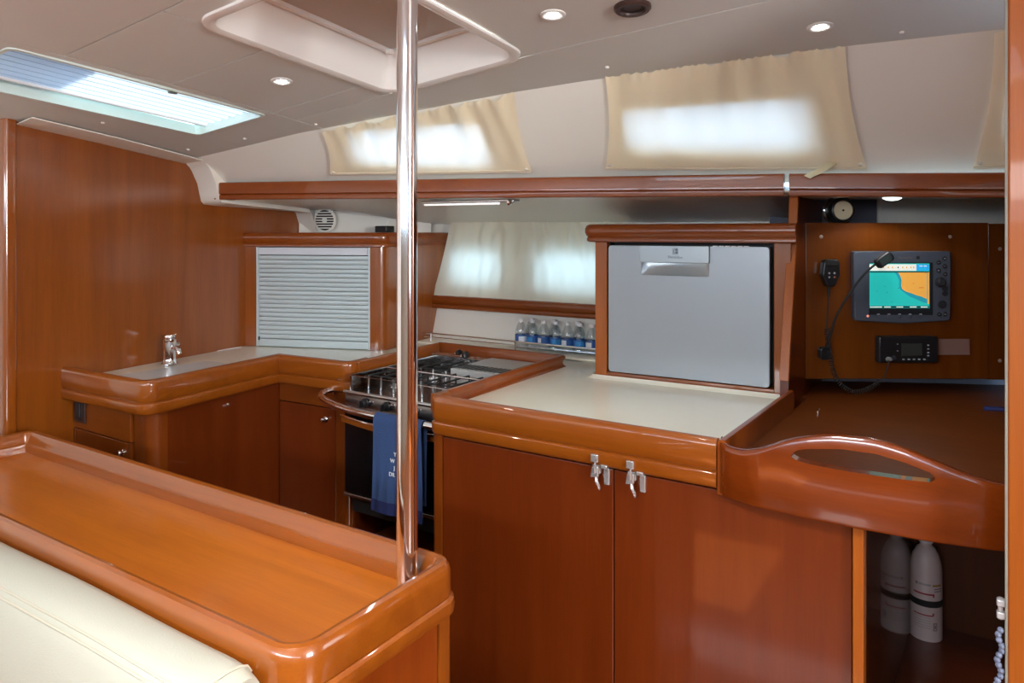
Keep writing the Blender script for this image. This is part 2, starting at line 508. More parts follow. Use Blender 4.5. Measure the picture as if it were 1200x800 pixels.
# bulkhead forward of the galley (wall_left), tilted slightly in plan
BD = Vector((-.105, .82)).normalized()
bx = lambda y: -2.72 + (y - 1.29) * (-.105 / .82)
mb = MB()
for i in range(1):
    y0, y1 = 1.139, 3.1
    mb.hexa([(bx(y0) - .03, y0, 0), (bx(y0), y0, 0), (bx(y1), y1, 0), (bx(y1) - .03, y1, 0),
             (bx(y0) - .03, y0, 2.0), (bx(y0), y0, 2.0), (bx(y1), y1, 2.0), (bx(y1) - .03, y1, 2.0)])
structure(mb.out('wall_left', WBULK))
mb = MB().sweep(fillet([(bx(1.10) - .04, 1.098), (bx(1.10) + .014, 1.098), (bx(1.139) + .014, 1.139), (bx(1.139) - .04, 1.141)], {1: .008, 2: .006}, 4), [(0, 0), (0, 1.83), (-.004, 1.83), (-.004, 0)])
structure(MB().prism([(p[0], p[1]) for p in fillet([(bx(1.10) - .04, 1.098), (bx(1.10) + .014, 1.098), (bx(1.139) + .014, 1.139), (bx(1.139) - .04, 1.139)], {1: .012, 2: .008}, 4)], 0, 1.84).out('trim_1', WZ))
structure(MB().box((-2.75, -2.1, 0), (-2.72, 1.097, 1.86)).out('wall_forward', WHITE))
structure(MB().box((-3.2, -2.13, 0), (2.9, -2.1, 1.50)).out('wall_port', plain('port_side_upholstery', (.27, .235, .19), .6)))
structure(MB().box((-3.2, -2.13, 1.86), (2.9, -2.1, 2.3)).out('wall_port_upper', WHITE))
mb = MB().box((2.87, -2.1, 0), (2.9, -.75, 2.3)); mb.box((2.87, .55, 0), (2.9, 3.3, 2.3)); mb.box((2.87, -.75, 0), (2.9, .55, 1.05))
structure(mb.out('wall_aft', WZ))

# ceiling edge trim along the bulkhead and white corner moulding
P0 = [(1.14, zc(-2.70, 1.14) - .007), (1.45, zc(-2.74, 1.45) - .007), (1.72, zc(-2.775, 1.72) - .007), (1.80, zc(-2.785, 1.80) - .005), (1.822, 1.730), (1.845, 1.700), (1.874, 1.647), (1.886, 1.600), (1.893, 1.574), (1.905, 1.563), (1.954, 1.559), (2.454, 1.546), (2.468, 1.535), (2.508, 1.44), (2.56, 1.30)]
P1 = [(1.14, zc(-2.60, 1.14) - .003), (1.45, zc(-2.64, 1.45) - .003), (1.72, zc(-2.68, 1.72) - .004), (1.80, zc(-2.68, 1.80) - .006), (1.825, 1.735), (1.852, 1.705), (1.882, 1.650), (1.894, 1.603), (1.900, 1.579), (1.912, 1.569), (1.96, 1.565), (2.454, 1.540), (2.468, 1.53), (2.508, 1.44), (2.56, 1.30)]
mb = MB()
n = len(P0)
vs = []
for (dx, PP) in ((.0, P0), (.012, P0), (.11, P1)):
    for y, z in PP:
        inset = 0 if dx < .1 else .0
        vs.append((bx(y) + dx, y, z))
fs = []
for r in range(2):
    for i in range(n - 1): fs.append((r * n + i, r * n + i + 1, (r + 1) * n + i + 1, (r + 1) * n + i))
mb.add(vs, fs)
# end face of the moulding towards the shelf (+X side)
mb.add([(bx(y) + .11, y, z) for y, z in P1[3:12]] + [(bx(2.454) + .11, 2.454, 1.70), (bx(1.95) + .11, 1.95, 1.74)], [list(range(11))])
structure(mb.out('trim_2', WHITE, solid=.004, soff=-1, angle=50))

# cabin side between shelf and ceiling, with two shaded windows and a third to the right
def wallmap(x, s):
    yb, zb = ysh(x) + .10, 1.60
    yt, zt = yedge(x), zedge(x) + .004
    return (x, yb + (yt - yb) * s, zb + (zt - zb) * s)
def densify(poly, step=.12):
    out = []
    for i, p in enumerate(poly):
        q = poly[(i + 1) % len(poly)]
        k = max(1, int(max(abs(q[0] - p[0]), abs(q[1] - p[1])) / step))
        for j in range(k): out.append((p[0] + (q[0] - p[0]) * j / k, p[1] + (q[1] - p[1]) * j / k))
    return out
holes_u = [fillet([(-1.99, .50), (-1.46, .28), (-1.405, .78), (-1.88, .90)], {0: .06, 1: .06, 2: .06, 3: .06, 'closed': True}, 4),
           fillet([(-.965, .36), (-.42, .26), (-.42, .68), (-.935, .72)], {0: .05, 1: .05, 2: .05, 3: .05, 'closed': True}, 4),
           fillet([(.06, .28), (.60, .28), (.60, .68), (.06, .68)], {0: .05, 1: .05, 2: .05, 3: .05, 'closed': True}, 4)]
import bmesh as _bmesh
wall_mb = MB(); kn = [-2.90, -2.79, -2.45, -2.1, -1.25, -1.0, -.29, .045, 2.9]
for a, b in zip(kn, kn[1:]):
    bm = _bmesh.new(); es = []
    hl_ = [h for h in holes_u if min(p[0] for p in h) >= a and max(p[0] for p in h) <= b]
    for L in [[(a, 0), (b, 0), (b, 1), (a, 1)]] + hl_:
        vv = [bm.verts.new((p[0], p[1], 0)) for p in L]
        es += [bm.edges.new((vv[i], vv[(i + 1) % len(vv)])) for i in range(len(vv))]
    _bmesh.ops.triangle_fill(bm, edges=es, use_beauty=True); bm.verts.index_update()
    wall_mb.add([wallmap(v.co.x, v.co.y) for v in bm.verts], [[v.index for v in f.verts] for f in bm.faces]); bm.free()
structure(wall_mb.out('wall_starboard', WHITE, solid=.006, soff=0))
for k, h in enumerate(holes_u):
    cx = sum(p[0] for p in h) / len(h); cs = sum(p[1] for p in h) / len(h)
    wd = thing('window_%d' % (k + 1), '', '', wallmap(cx, cs))
    del wd['label']; del wd['category']; wd['kind'] = 'structure'
    mb = MB()
    def off3(x, s, d):
        a = Vector(wallmap(x, s)); tx = Vector(wallmap(x + .01, s)) - a; ts = Vector(wallmap(x, s + .01)) - a
        nn = ts.cross(tx).normalized()
        if nn.y < 0: nn = -nn
        return a + nn * d
    N = len(h)
    vs = [off3(p[0], p[1], .004) for p in h] + [off3(cx + (p[0] - cx) * .97, cs + (p[1] - cs) * .95, .004) for p in h] + [off3(p[0], p[1], .03) for p in h] + [off3(cx + (p[0] - cx) * .97, cs + (p[1] - cs) * .95, .03) for p in h]
    fs = []
    for i in range(N):
        j = (i + 1) % N
        fs += [(i, j, N + j, N + i), (N + i, N + j, 3 * N + j, 3 * N + i), (2 * N + i, 2 * N + j, 3 * N + j, 3 * N + i), (i, j, 2 * N + j, 2 * N + i)]
    mb.add(vs, fs); mb.out('window_frame', GREYB2, wd)
    MB().add([off3(p[0], p[1], .025) for p in h], [list(range(N))]).out('pane', PANE, wd)

# underside of the side deck from the shelf to the hull
mb = MB()
nx = 24
def deckpt(x, j):
    y0 = ysh(x)
    pts = [(y0 + .012, zsh0(x) + .012), (y0 + .10, zsh0(x) + .004), (y0 + .14, zsh0(x) + .002), (max(2.86, y0 + .4), 1.478), (3.4, 1.47)]
    if x < -2.36: pts[3] = (2.52, 1.549); pts[4] = (3.0, 1.545)
    if x > -.49: pts[3] = (2.98, 1.56); pts[4] = (3.4, 1.56)
    return (x, *pts[j])
xs = [-2.90, -2.80] + [-2.73 + (2.24 * i / nx) for i in range(nx + 1)] + [-.488, 0.2, 1.2, 2.9]
vs = [deckpt(x, j) for x in xs for j in range(5)]
mb.add(vs, [(i * 5 + j, (i + 1) * 5 + j, (i + 1) * 5 + j + 1, i * 5 + j + 1) for i in range(len(xs) - 1) for j in range(4)])
structure(mb.out('trim_3', WHITE, solid=.006, soff=1))

# hull side behind the galley with two small ports behind the pale curtain
def hullmap(x, z): return (x, 2.77 + (z - .92) * .155, z)
hh2 = [fillet([(-2.14, 1.19), (-1.85, 1.18), (-1.85, 1.34), (-2.14, 1.345)], {0: .04, 1: .04, 2: .04, 3: .04, 'closed': True}, 4),
       fillet([(-1.665, 1.18), (-1.30, 1.17), (-1.30, 1.34), (-1.665, 1.345)], {0: .04, 1: .04, 2: .04, 3: .04, 'closed': True}, 4)]
hull = plate(densify([(-2.60, .0), (-.50, .0), (-.50, 1.60), (-2.60, 1.60)], .3), hh2, hullmap, 'wall_back', WHITE, solid=.02, soff=0)
structure(hull)
for k, h in enumerate(hh2):
    cx = sum(p[0] for p in h) / len(h); cz = sum(p[1] for p in h) / len(h)
    wd = thing('window_%d' % (k + 4), '', '', hullmap(cx, cz))
    del wd['label']; del wd['category']; wd['kind'] = 'structure'
    N = len(h); mb = MB(); vs = []
    for sc_, dy in ((1, -.012), (.93, -.012), (1, .02), (.93, .02)):
        vs += [Vector(hullmap(cx + (p[0] - cx) * sc_, cz + (p[1] - cz) * sc_)) + Vector((0, dy, 0)) for p in h]
    fs = []
    for i in range(N):
        j = (i + 1) % N
        fs += [(i, j, N + j, N + i), (N + i, N + j, 3 * N + j, 3 * N + i), (2 * N + i, 2 * N + j, 3 * N + j, 3 * N + i), (i, j, 2 * N + j, 2 * N + i)]
    mb.add(vs, fs); mb.out('window_frame', WHITE2, wd)
    MB().add([Vector(hullmap(*p)) + Vector((0, .016, 0)) for p in h], [list(range(N))]).out('pane', PANE, wd)
    if k == 0: pass
# forward part of the hull side, above the tambour cabinet
mb = MB()
FW = [(bx(2.47), 2.47), (-2.42, 2.62), (-2.40, 2.66), (-2.30, 2.80)]
vs = [(x, y - .0, 1.0) for x, y in FW] + [(x, y + .03, 1.66) for x, y in FW]
mb.add(vs, [(i, i + 1, 5 + i, 4 + i) for i in range(3)])
structure(mb.out('trim_4', WHITE, solid=.01, soff=1, flat=True))

# ---------------------------------------------------------------- skylight with pleated blind
sk = thing('skylight', 'open skylight near the bulkhead with white frame and pleated blind', 'skylight', ((KX0 + KX1) / 2, (KY0 + KY1) / 2, zc((KX0 + KX1) / 2, 1.22)))
mb = MB()
def rimloop(x0, x1, y0, y1, dz, grow):
    pts = rrect(x0 - grow, y0 - grow, x1 + grow, y1 + grow, .02)
    return [(x, y, zc(x, y) + dz) for x, y in pts]
L = [rimloop(KX0, KX1, KY0, KY1, -.003, .007), rimloop(KX0, KX1, KY0, KY1, -.003, -.003), rimloop(KX0, KX1, KY0, KY1, .10, -.003), rimloop(KX0, KX1, KY0, KY1, .10, .007)]
def loft(mb, L, closed=True):
    N = len(L[0]); vs = [p for l in L for p in l]; fs = []
    for r in range(len(L) - (0 if closed else 1)):
        a, b = r, (r + 1) % len(L)
        for i in range(N):
            j = (i + 1) % N; fs.append((a * N + i, a * N + j, b * N + j, b * N + i))
    return mb.add(vs, fs)
loft(mb, L).out('frame', plain('skylight_frame', (.62, .72, .68), .3), sk)
MB().add([(KX0 - .01, KY0 - .01, zc(KX0, KY0) + .11), (KX1 + .01, KY0 - .01, zc(KX1, KY0) + .11), (KX1 + .01, KY1 + .01, zc(KX1, KY1) + .11), (KX0 - .01, KY1 + .01, zc(KX0, KY1) + .11)], [(0, 1, 2, 3)]).out('pane', PANE, sk)
mb = MB(); NP = 8
xb0, xb1 = KX0 + .055, KX1 - .002
BLIND_SHADE = cloth('pleated_blind_cloth_shaded', (.50, .66, .84), .085, (.80, .90, 1.0))  # darker copy for alternate pleat faces, fold shading put into the colour
def blindpt(i, j):
    x = xb0 + (xb1 - xb0) * i / (2 * NP); y = KY0 + .002 + (KY1 - KY0 - .004) * j / 6
    return (x, y, zc(x, y) + .022 + (.016 if i % 2 else 0))
vs = [blindpt(i, j) for j in range(7) for i in range(2 * NP + 1)]
mb.add(vs, [(j * (2 * NP + 1) + i, j * (2 * NP + 1) + i + 1, (j + 1) * (2 * NP + 1) + i + 1, (j + 1) * (2 * NP + 1) + i) for j in range(6) for i in range(2 * NP)])
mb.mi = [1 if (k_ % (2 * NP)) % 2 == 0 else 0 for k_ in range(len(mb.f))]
mb.out('pleated_blind', [BLIND, BLIND_SHADE], sk, flat=True)
PLE = plain('blind_pleat_shade', (.34, .48, .64), .7)  # crease shade painted as thin dark lines along the pleats
for i in range(0, 2 * NP + 1, 2):
    a_, b_ = Vector(blindpt(i, 0)), Vector(blindpt(i, 6))
    MB().tube([a_ + Vector((0, 0, -.001)), b_ + Vector((0, 0, -.001))], .0012, 5).out('pleat_shade_line', PLE, sk)
MB().grid(1, 6, lambda u, v: (KX0 + .004 + .047 * u, KY0 + .003 + (KY1 - KY0 - .006) * v, zc(KX0 + .03, KY0 + (KY1 - KY0) * v) + .03)).out('blind_gap_strip', cloth('blind_gap_strip_cloth', (.45, .62, .66), .10, (.45, .72, .80)), sk, flat=True)  # added strip stops sun through the blind gap, tinted like the glass behind
mb = MB(); mb.tube([(xb0 - .004, KY0 + .004, zc(xb0, KY0) + .024), (xb0 - .004, KY1 - .004, zc(xb0, KY1) + .024)], .007, 8)
mb.out('blind_bar', plain('blind_bar_white', (.75, .78, .8), .4), sk)
MB().box((-2.02 - .012, 1.262, zc(-2.02, 1.27) - .012), (-2.02 + .004, 1.285, zc(-2.02, 1.27) + .006)).out('blind_catch', plain('dark_green_catch', (.10, .13, .11), .5), sk, bevel=.002)

# ---------------------------------------------------------------- ceiling hatch, closed blind
ht = thing('ceiling_hatch', 'large square ceiling hatch in a deep glossy white frame, closed by a beige shade', 'hatch', ((HX0 + HX1) / 2, (HY0 + HY1) / 2, zc(-1.3, 1.36)))
def hl(gr, dz, r=.07, flat=None):
    pts = rrect(HX0 - gr, HY0 - gr, HX1 + gr, HY1 + gr, max(.01, r + gr), 8)
    return [(x, y, zc(x, y) + dz) for x, y in pts]
L = [hl(.012, -.001), hl(.010, -.006), hl(-.006, -.009), hl(-.018, -.004), hl(-.03, .025), hl(-.055, .085), hl(-.075, .098)]
loft(MB(), L, False).out('frame', WHITE2, ht, solid=.003, soff=-1)
ring = hl(-.070, .088); inner = hl(-.083, .080)
loft(MB(), [hl(-.068, .094), hl(-.068, .082), hl(-.082, .082), hl(-.082, .094)]).out('blind_rail', WHITE2, ht)
def shade(u, v):
    x = HX0 + .065 + (HX1 - HX0 - .13) * u; y = HY0 + .065 + (HY1 - HY0 - .13) * v
    return (x, y, zc(x, y) + .093)
MB().grid(6, 6, shade).out('shade', plain('beige_hatch_shade', (.56, .50, .45), .6), ht, solid=.004)
mb = MB()
mb.box((HX0 + .078, HY1 - .105, zc(HX0 + .09, HY1 - .1) + .070), (HX0 + .098, HY1 - .085, zc(HX0 + .09, HY1 - .1) + .084))
mb.out('shade_catch', WHITE2, ht, bevel=.003)

# ---------------------------------------------------------------- downlights and vent
def downlight(x, y, label, power=2.2):
    p, n = on_ceil(x, y)
    t = thing('downlight', label, 'ceiling light', p, 'small round downlights in the beige ceiling')
    MB().lathe([(.031, -.001), (.031, .002), (.027, .004), (.021, .003), (.019, .001), (.0, .001)], 28, p, n).out('bezel', LCOVER, t)
    MB().lathe([(.014, .001), (.014, .0035), (.010, .0055), (0, .006)], 20, p, n).out('lamp', LED, t)
    d = bpy.data.lights.new('downlight_glow', 'SPOT'); d.energy = power; d.spot_size = math.radians(120); d.spot_blend = .6; d.shadow_soft_size = .015; d.color = (.97, 1, .98)
    o = bpy.data.objects.new('downlight_glow', d); C.objects.link(o); o.parent = t
    o.location = n * .02; o.rotation_euler = n.to_track_quat('-Z', 'Y').to_euler()
downlight(-1.721, 1.425, 'round downlight in the ceiling between the skylight and the square hatch')
downlight(-.854, 1.504, 'round downlight in the ceiling beside the dark brown vent')
downlight(-.333, 1.919, 'round downlight in the ceiling above the widest cream curtain')
p, n = on_ceil(-.677, 1.565)
t = thing('ceiling_vent', 'round dark brown vent in the ceiling', 'vent', p)
MB().lathe([(.043, -.001), (.043, .006), (.039, .010), (.031, .010), (.028, .006), (.028, .003)], 32, p, n).out('rim', BROWN, t)
MB().lathe([(.028, .002), (.024, .004), (.012, .001), (0, .0)], 28, p, n).out('throat', DARK, t)

# ---------------------------------------------------------------- upper shelf rails
def shelf_rail(x0, x1, label):
    t = thing('wall_shelf', label, 'shelf', ((x0 + x1) / 2, ysh((x0 + x1) / 2), zsh0((x0 + x1) / 2)), None)
    mb = MB(); N = 14
    prof = [(0, .0), (.005, .001), (.0065, .004), (.0068, .017), (.005, .0195), (.001, .0205), (.001, .0222), (.006, .0232), (.0085, .026), (.0085, .066), (.006, .072), (-.000, .0745), (-.010, .0745), (-.014, .070), (-.014, 0.0)]
    vs = []
    for i in range(N + 1):
        x = x0 + (x1 - x0) * i / N; h = (zsh1(x) - zsh0(x)) / .0745
        for o, z in prof: vs.append((x, ysh(x) - o, zsh0(x) + z * h))
    m = len(prof)
    fs = [(i * m + k, (i + 1) * m + k, (i + 1) * m + (k + 1) % m, i * m + (k + 1) % m) for i in range(N) for k in range(m)]
    fs += [list(range(m)), list(range(N * m, (N + 1) * m))]
    mb.add(vs, fs); mb.out('front_rail', WXR, t, bevel=.003)
    mb = MB(); mb.hexa([(x0, ysh(x0) + .012, zsh0(x0) + .02), (x1, ysh(x1) + .012, zsh0(x1) + .02), (x1, ysh(x1) + .105, zsh0(x1) + .02), (x0, ysh(x0) + .105, zsh0(x0) + .02),
                        (x0, ysh(x0) + .012, zsh0(x0) + .032), (x1, ysh(x1) + .012, zsh0(x1) + .032), (x1, ysh(x1) + .105, zsh0(x1) + .032), (x0, ysh(x0) + .105, zsh0(x0) + .032)])
    mb.out('board', WHITE, t)
shelf_rail(-2.712, -.507, 'long cherry wood shelf rail running under the cream curtains above the galley')
shelf_rail(-.492, .60, 'shorter cherry wood shelf rail above the chart table')

# ---------------------------------------------------------------- curtains
def curtain(name, label, TL, TR, BL, BR, mat, group, folds=9, amp=.006, nseed=0, sag=.004, snaps=True, hemw=.009, edge=None):
    TL, TR, BL, BR = map(Vector, (TL, TR, BL, BR))
    nrm = (TR - TL).cross(TL - BL).normalized()
    if nrm.y > 0: nrm = -nrm
    rnd = random.Random(nseed)
    ph = [rnd.uniform(0, 6.28) for _ in range(6)]; fr = [folds * rnd.uniform(.5, 1.5) for _ in range(6)]
    t = thing(name, label, 'curtain', (BL + BR) / 2, group)
    def pt(u, v, d=0):
        p = BL.lerp(BR, u).lerp(TL.lerp(TR, u), v)
        q = 0
        for k in range(6): q += math.sin(fr[k] * 2 * PI * (u + (1 - v) * .12 * math.sin(ph[k])) + ph[k]) * (.35 + .65 * v ** 1.5)
        pull = math.exp(-((u - .03) / .10) ** 2) + math.exp(-((u - .97) / .10) ** 2)
        q = q / 3 * amp * min(1, (v + .15) * 2.2) * min(1, u * 12 + .2) * min(1, (1 - u) * 12 + .2)
        fine = math.sin(u * folds * 24 + ph[0]) * amp * .35 * max(0, v - .9) / .1
        edgein = -.012 * math.sin(PI * v) * ((u < .5) * max(0, 1 - u * 6) - (u > .5) * max(0, 1 - (1 - u) * 6)) * (edge or 1)
        p = p + (BR - BL).normalized() * (-edgein)
        p = p - Vector((0, 0, 1)) * sag * math.sin(PI * u) * (1 - v)
        return p + nrm * (max(.014, .023 + q + fine + pull * .004 * (1 - v)) + d)
    MB().grid(90, 30, pt).out('cloth', mat, t, angle=80)
    mb = MB()
    mb.grid(90, 1, lambda u, v: pt(u, v * hemw / max(.05, (TL - BL).length), .0015)).out('hem', HEM, t, solid=.002, soff=0, angle=80)
    if snaps:
        for u in (.018, .982):
            MB().lathe([(.0072, 0), (.0072, .002), (.005, .004), (0, .0045)], 14, pt(u, .055, .002), nrm).out('snap', SNAP, t)
    return t
gC = 'cream cloth curtains under the ceiling edge'
c1 = curtain('window_curtain', 'smaller cream curtain over the left cabin side window, partly behind the chrome pole', (-1.985, 1.832, 1.818), (-1.236, 1.936, 1.894), (-2.121, 2.000, 1.686), (-1.327, 2.197, 1.672), CURT, gC, 7, .011, 3)
c2 = curtain('window_curtain', 'widest cream curtain, right of centre, with a yellow strap hanging from its lower right corner', (-.940, 1.980, 1.920), (-.301, 2.088, 1.946), (-1.068, 2.250, 1.672), (-.290, 2.430, 1.648), CURT, gC, 6, .013, 11)
c3 = curtain('window_curtain', 'cream curtain at the far right, cut off by the wooden post', (.028, 2.147, 1.944), (.70, 2.17, 1.944), (-.019, 2.495, 1.643), (.66, 2.58, 1.64), CURT, gC, 5, .008, 21)
# loose strap at the corner of the wide curtain and small tab
def ribbon(name, pts, w, wdir, mat, parent, th=.0012):
    wdir = Vector(wdir).normalized() * w / 2
    mb = MB(); vs = []
    for p in pts:
        p = Vector(p); vs += [p - wdir, p + wdir]
    mb.add(vs, [(2 * i, 2 * i + 1, 2 * i + 3, 2 * i + 2) for i in range(len(pts) - 1)])
    return mb.out(name, mat, parent, solid=th, soff=0)
ribbon('strap', [(-.372, 2.38, 1.655), (-.385, 2.35, 1.640), (-.405, 2.325, 1.622), (-.425, 2.312, 1.612), (-.437, 2.309, 1.605)], .020, (.8, .15, -.45), STRAP, c2)
ribbon('tab', [(-.302, 2.325, 1.742), (-.285, 2.315, 1.744), (-.272, 2.32, 1.740)], .014, (.1, .3, -.9), HEM, c2)
cl = curtain('port_curtain', 'pale gathered curtain over the small ports between the tambour locker and the dishwasher', (-2.155, 2.815, 1.487), (-1.215, 2.815, 1.478), (-2.235, 2.765, 1.105), (-1.19, 2.765, 1.105), SHEER, None, 11, .014, 33, snaps=False)

# ---------------------------------------------------------------- fascia profiles
FAS = [(-.028, .915), (-.028, .958), (-.024, .9635), (-.017, .966), (-.011, .9657), (-.006, .9640), (-.001, .9605), (.0018, .9560), (.0028, .950), (.0025, .925), (.0015, .900), (-.0005, .8965), (-.0055, .8945), (-.0055, .8925), (.000, .8905), (.0035, .887), (.0040, .880), (.0025, .862), (-.001, .8555), (-.006, .853), (-.028, .853)]
RIM = [(-.010, .915), (-.010, .958), (-.007, .964), (-.001, .966), (.006, .964), (.010, .958), (.010, .952), (.004, .944), (.002, .935), (.006, .926), (.012, .922), (.012, .915)]

# ---------------------------------------------------------------- L-shaped sink worktop
LP = [(bx(1.295) + .002, 1.293), (-2.222, 1.305), (-2.293, 1.885), (-1.935, 1.906), (-1.945, 2.02)]
wt = thing('worktop', 'cream L-shaped worktop of the sink corner with raised cherry edge', 'worktop', (-2.5, 1.6, .853))
FP = fillet(LP, {1: .045, 3: .035}, 7)
MB().sweep(FP, FAS).out('edge_moulding', WX, wt)
top = [(p[0], p[1]) for p in FP]
inset = [(bx(1.30) + .002, 1.315), (-2.245, 1.325), (-2.315, 1.905), (-1.955, 1.926), (-1.982, 2.50), (-1.982, 2.752), (-2.20, 2.752), (-2.28,2.62), (bx(2.50) + .003, 2.45)]
MB().prism(inset, .893, .92).out('top', TOPM, wt)
MB().sweep([(-1.938, 1.95), (-1.962, 2.455)], [(-o, z) for o, z in RIM][::-1]).out('stove_side_rim', WY, wt)
# upstand along the bulkhead/tambour and cover joint of the sink
MB().sweep([(bx(2.105) + .004, 1.33), (bx(2.105) + .004, 2.105)][::-1], [(0, .918), (.0, .9225), (-.012, .9225), (-.014, .918)]).out('sealant', WHITE2, wt)
MB().prism(rrect(-2.62, 1.42, -2.36, 1.80, .03), .9195, .9225).out('sink_cover', plain('pale_sink_cover', (.70, .76, .76), .12), wt)

# cabinets under the L worktop
cb = thing('base_cabinet', 'cherry sink cabinet against the bulkhead, its long side in shadow', 'cabinet', (-2.48, 1.6, 0))
body = fillet([(bx(1.34) + .002, 1.345), (-2.262, 1.353), (-2.332, 1.93), (bx(1.93) + .002, 1.93)], {1: .004}, 3)
MB().prism(body, 0.05, .892).out('carcass', WDK, cb)
post = fillet([(-2.345, 1.340), (-2.247, 1.338), (-2.252, 1.40), (-2.30, 1.40), (-2.345, 1.36)], {1: .035}, 8)
MB().prism(post, .05, .856).out('corner_post', WZL, cb)
F1 = frame((bx(1.34) + .004, 1.340), (-2.345, 1.338))
def boxl(M, a, b, name, mat, parent, bevel=.0015, **k): return MB(M).box(a, b).out(name, mat, parent, bevel=bevel, **k)
boxl(F1, (.0, -.004, .745), (.365, .012, .855), 'face_panel', WXL, cb)
boxl(F1, (.0, -.006, .35), (.012, .012, .741), 'stile', WZL, cb)
dr = boxl(F1, (.013, -.004, .50), (.345, .012, .741), 'drawer', WXL, cb, .002)
boxl(F1, (.346, -.004, .35), (.366, .012, .741), 'stile', WZL, cb)
MB(F1).lathe([(.010, 0), (.010, .003), (.006, .005), (.006, .012), (.010, .016), (.008, .020), (0, .021)], 16, (.325, -.004, .708), (0, -1, 0)).out('knob', CHROME, dr)
boxl(F1, (.013, -.004, .10), (.345, .012, .496), 'drawer', WXL, cb, .002)
sk_ = thing('power_socket', 'black power socket in a brown frame on the sink cabinet front', 'socket', F1 @ Vector((.045, 0, .77)))
boxl(F1, (.013, -.011, .768), (.085, -.003, .862 - .006), 'frame', BROWN, sk_, .003)
boxl(F1, (.022, -.013, .778), (.070, -.009, .848), 'plate', BLACK, sk_, .002)
boxl(F1, (.030, -.0155, .790), (.060, -.012, .838), 'rocker', GREYB2, sk_, .002)
F2 = frame((-2.256, 1.40), (-2.325, 1.925))
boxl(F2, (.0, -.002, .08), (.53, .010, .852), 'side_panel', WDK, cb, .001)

cb2 = thing('base_cabinet', 'narrow cherry cabinet with a round chrome knob, left of the stove', 'cabinet', (-2.13, 2.1, 0))
MB().prism([(-2.33, 1.935), (-1.962, 1.945), (-1.985, 2.55), (-2.33, 2.55)], .05, .892).out('carcass', WDK, cb2)
F3 = frame((-2.318, 1.908), (-1.955, 1.926))
boxl(F3, (.0, 0, .782), (.300, .02, .853), 'face_panel', WXL, cb2)
dd = boxl(F3, (.004, -.002, .08), (.298, .02, .779), 'door', WZD, cb2, .002)
pst = fillet([(.302, -.002), (.362, -.002), (.362, .05), (.302, .05)], {1: .03}, 6)
MB(F3).prism(pst, .05, .853).out('corner_post', WZL, cb2)
mb = MB(F3).lathe([(.012, 0), (.012, .002), (.010, .003), (.006, .005), (.006, .010), (.010, .014), (.009, .018), (.004, .020), (0, .020)], 18, (.248, -.002, .735), (0, -1, 0))
mb.out('knob', CHROME, dd)
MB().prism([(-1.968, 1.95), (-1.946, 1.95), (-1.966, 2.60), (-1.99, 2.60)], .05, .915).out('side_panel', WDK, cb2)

# faucet
fc = thing('faucet', 'short chrome mixer faucet standing at the back of the sink worktop', 'faucet', (-2.672, 1.668, .92))
fx, fy = -2.672, 1.668
MB().lathe([(.030, .9225), (.030, .927), (.025, .932), (.023, .945), (.022, .985), (.024, 1.005), (.026, 1.012), (.025, 1.022), (.019, 1.028), (0, 1.030)], 28, (fx, fy, 0)).out('body', CHROME, fc)
MB().tube([(fx + .01, fy, .985), (fx + .035, fy + .003, .990), (fx + .052, fy + .005, .982), (fx + .056, fy + .006, .968)], [.011, .010, .010, .009], 14).out('spout', CHROME, fc)
MB().hexa([(fx - .02, fy - .010, 1.024), (fx + .02, fy - .010, 1.026), (fx + .02, fy + .010, 1.026), (fx - .02, fy + .010, 1.024), (fx - .018, fy - .008, 1.036), (fx + .045, fy - .006, 1.046), (fx + .045, fy + .006, 1.046), (fx - .018, fy + .008, 1.036)]).out('lever', CHROME, fc, bevel=.003)
MB().lathe([(.007, 0), (.007, .014), (.005, .017), (0, .018)], 14, (fx + .008, fy + .018, 1.0), (.3, 1, 0)).out('side_knob', CHROME, fc)

# ---------------------------------------------------------------- tambour locker
T0, T1 = (-2.843, 2.131), (-2.257, 2.351)
FT = frame(T0, T1)
tb = thing('tambour_locker', 'cherry locker with a silver roller shutter front, between bulkhead and stove', 'cabinet', (-2.55, 2.3, .92))
W = .626
boxl(FT, (.0, .0, .921), (.072, .03, 1.378), 'stile', WZ, tb, .002)
rs = fillet([(W - .002, .0), (W + .062, .0), (W + .171, .437)], {1: .055}, 8)
outer = [(a, b) for a, b in rs]
inner_ = [(a - .02 if i > 1 else a, b + .016) for i, (a, b) in enumerate(rs)][::-1]
mb = MB(FT)
# side panel leans with the hull: rounded front corner then a flat side, farther out at the top
N = len(rs); vs = []
for z in (.921, 1.378):
    for i, (a, b) in enumerate(rs):
        k = .075 * (z - .921) / .457 if i == N - 1 else 0
        vs.append((a + k * .75, b + k * .1, z))
for z in (.921, 1.378):
    for i, (a, b) in enumerate(rs):
        k = .075 * (z - .921) / .457 if i == N - 1 else 0
        if i == 0: vs.append((a, b + .018, z))
        else:
            vs.append((a - .018 + k * .75, max(b, .018) + k * .1, z))
fs = [(i, i + 1, N + i + 1, N + i) for i in range(N - 1)] + [(2 * N + i, 2 * N + i + 1, 3 * N + i + 1, 3 * N + i) for i in range(N - 1)]
fs += [(0, N, 3 * N, 2 * N), (N - 1, 2 * N - 1, 4 * N - 1, 3 * N - 1)]
fs += [(i, i + 1, 2 * N + i + 1, 2 * N + i) for i in range(N - 1)] + [(N + i, N + i + 1, 3 * N + i + 1, 3 * N + i) for i in range(N - 1)]
mb.add(vs, fs); mb.out('corner_side_panel', WZ, tb, angle=60)
boxl(FT, (.07, .034, .921), (W, .04, 1.375), 'back_liner', DARK, tb, 0)
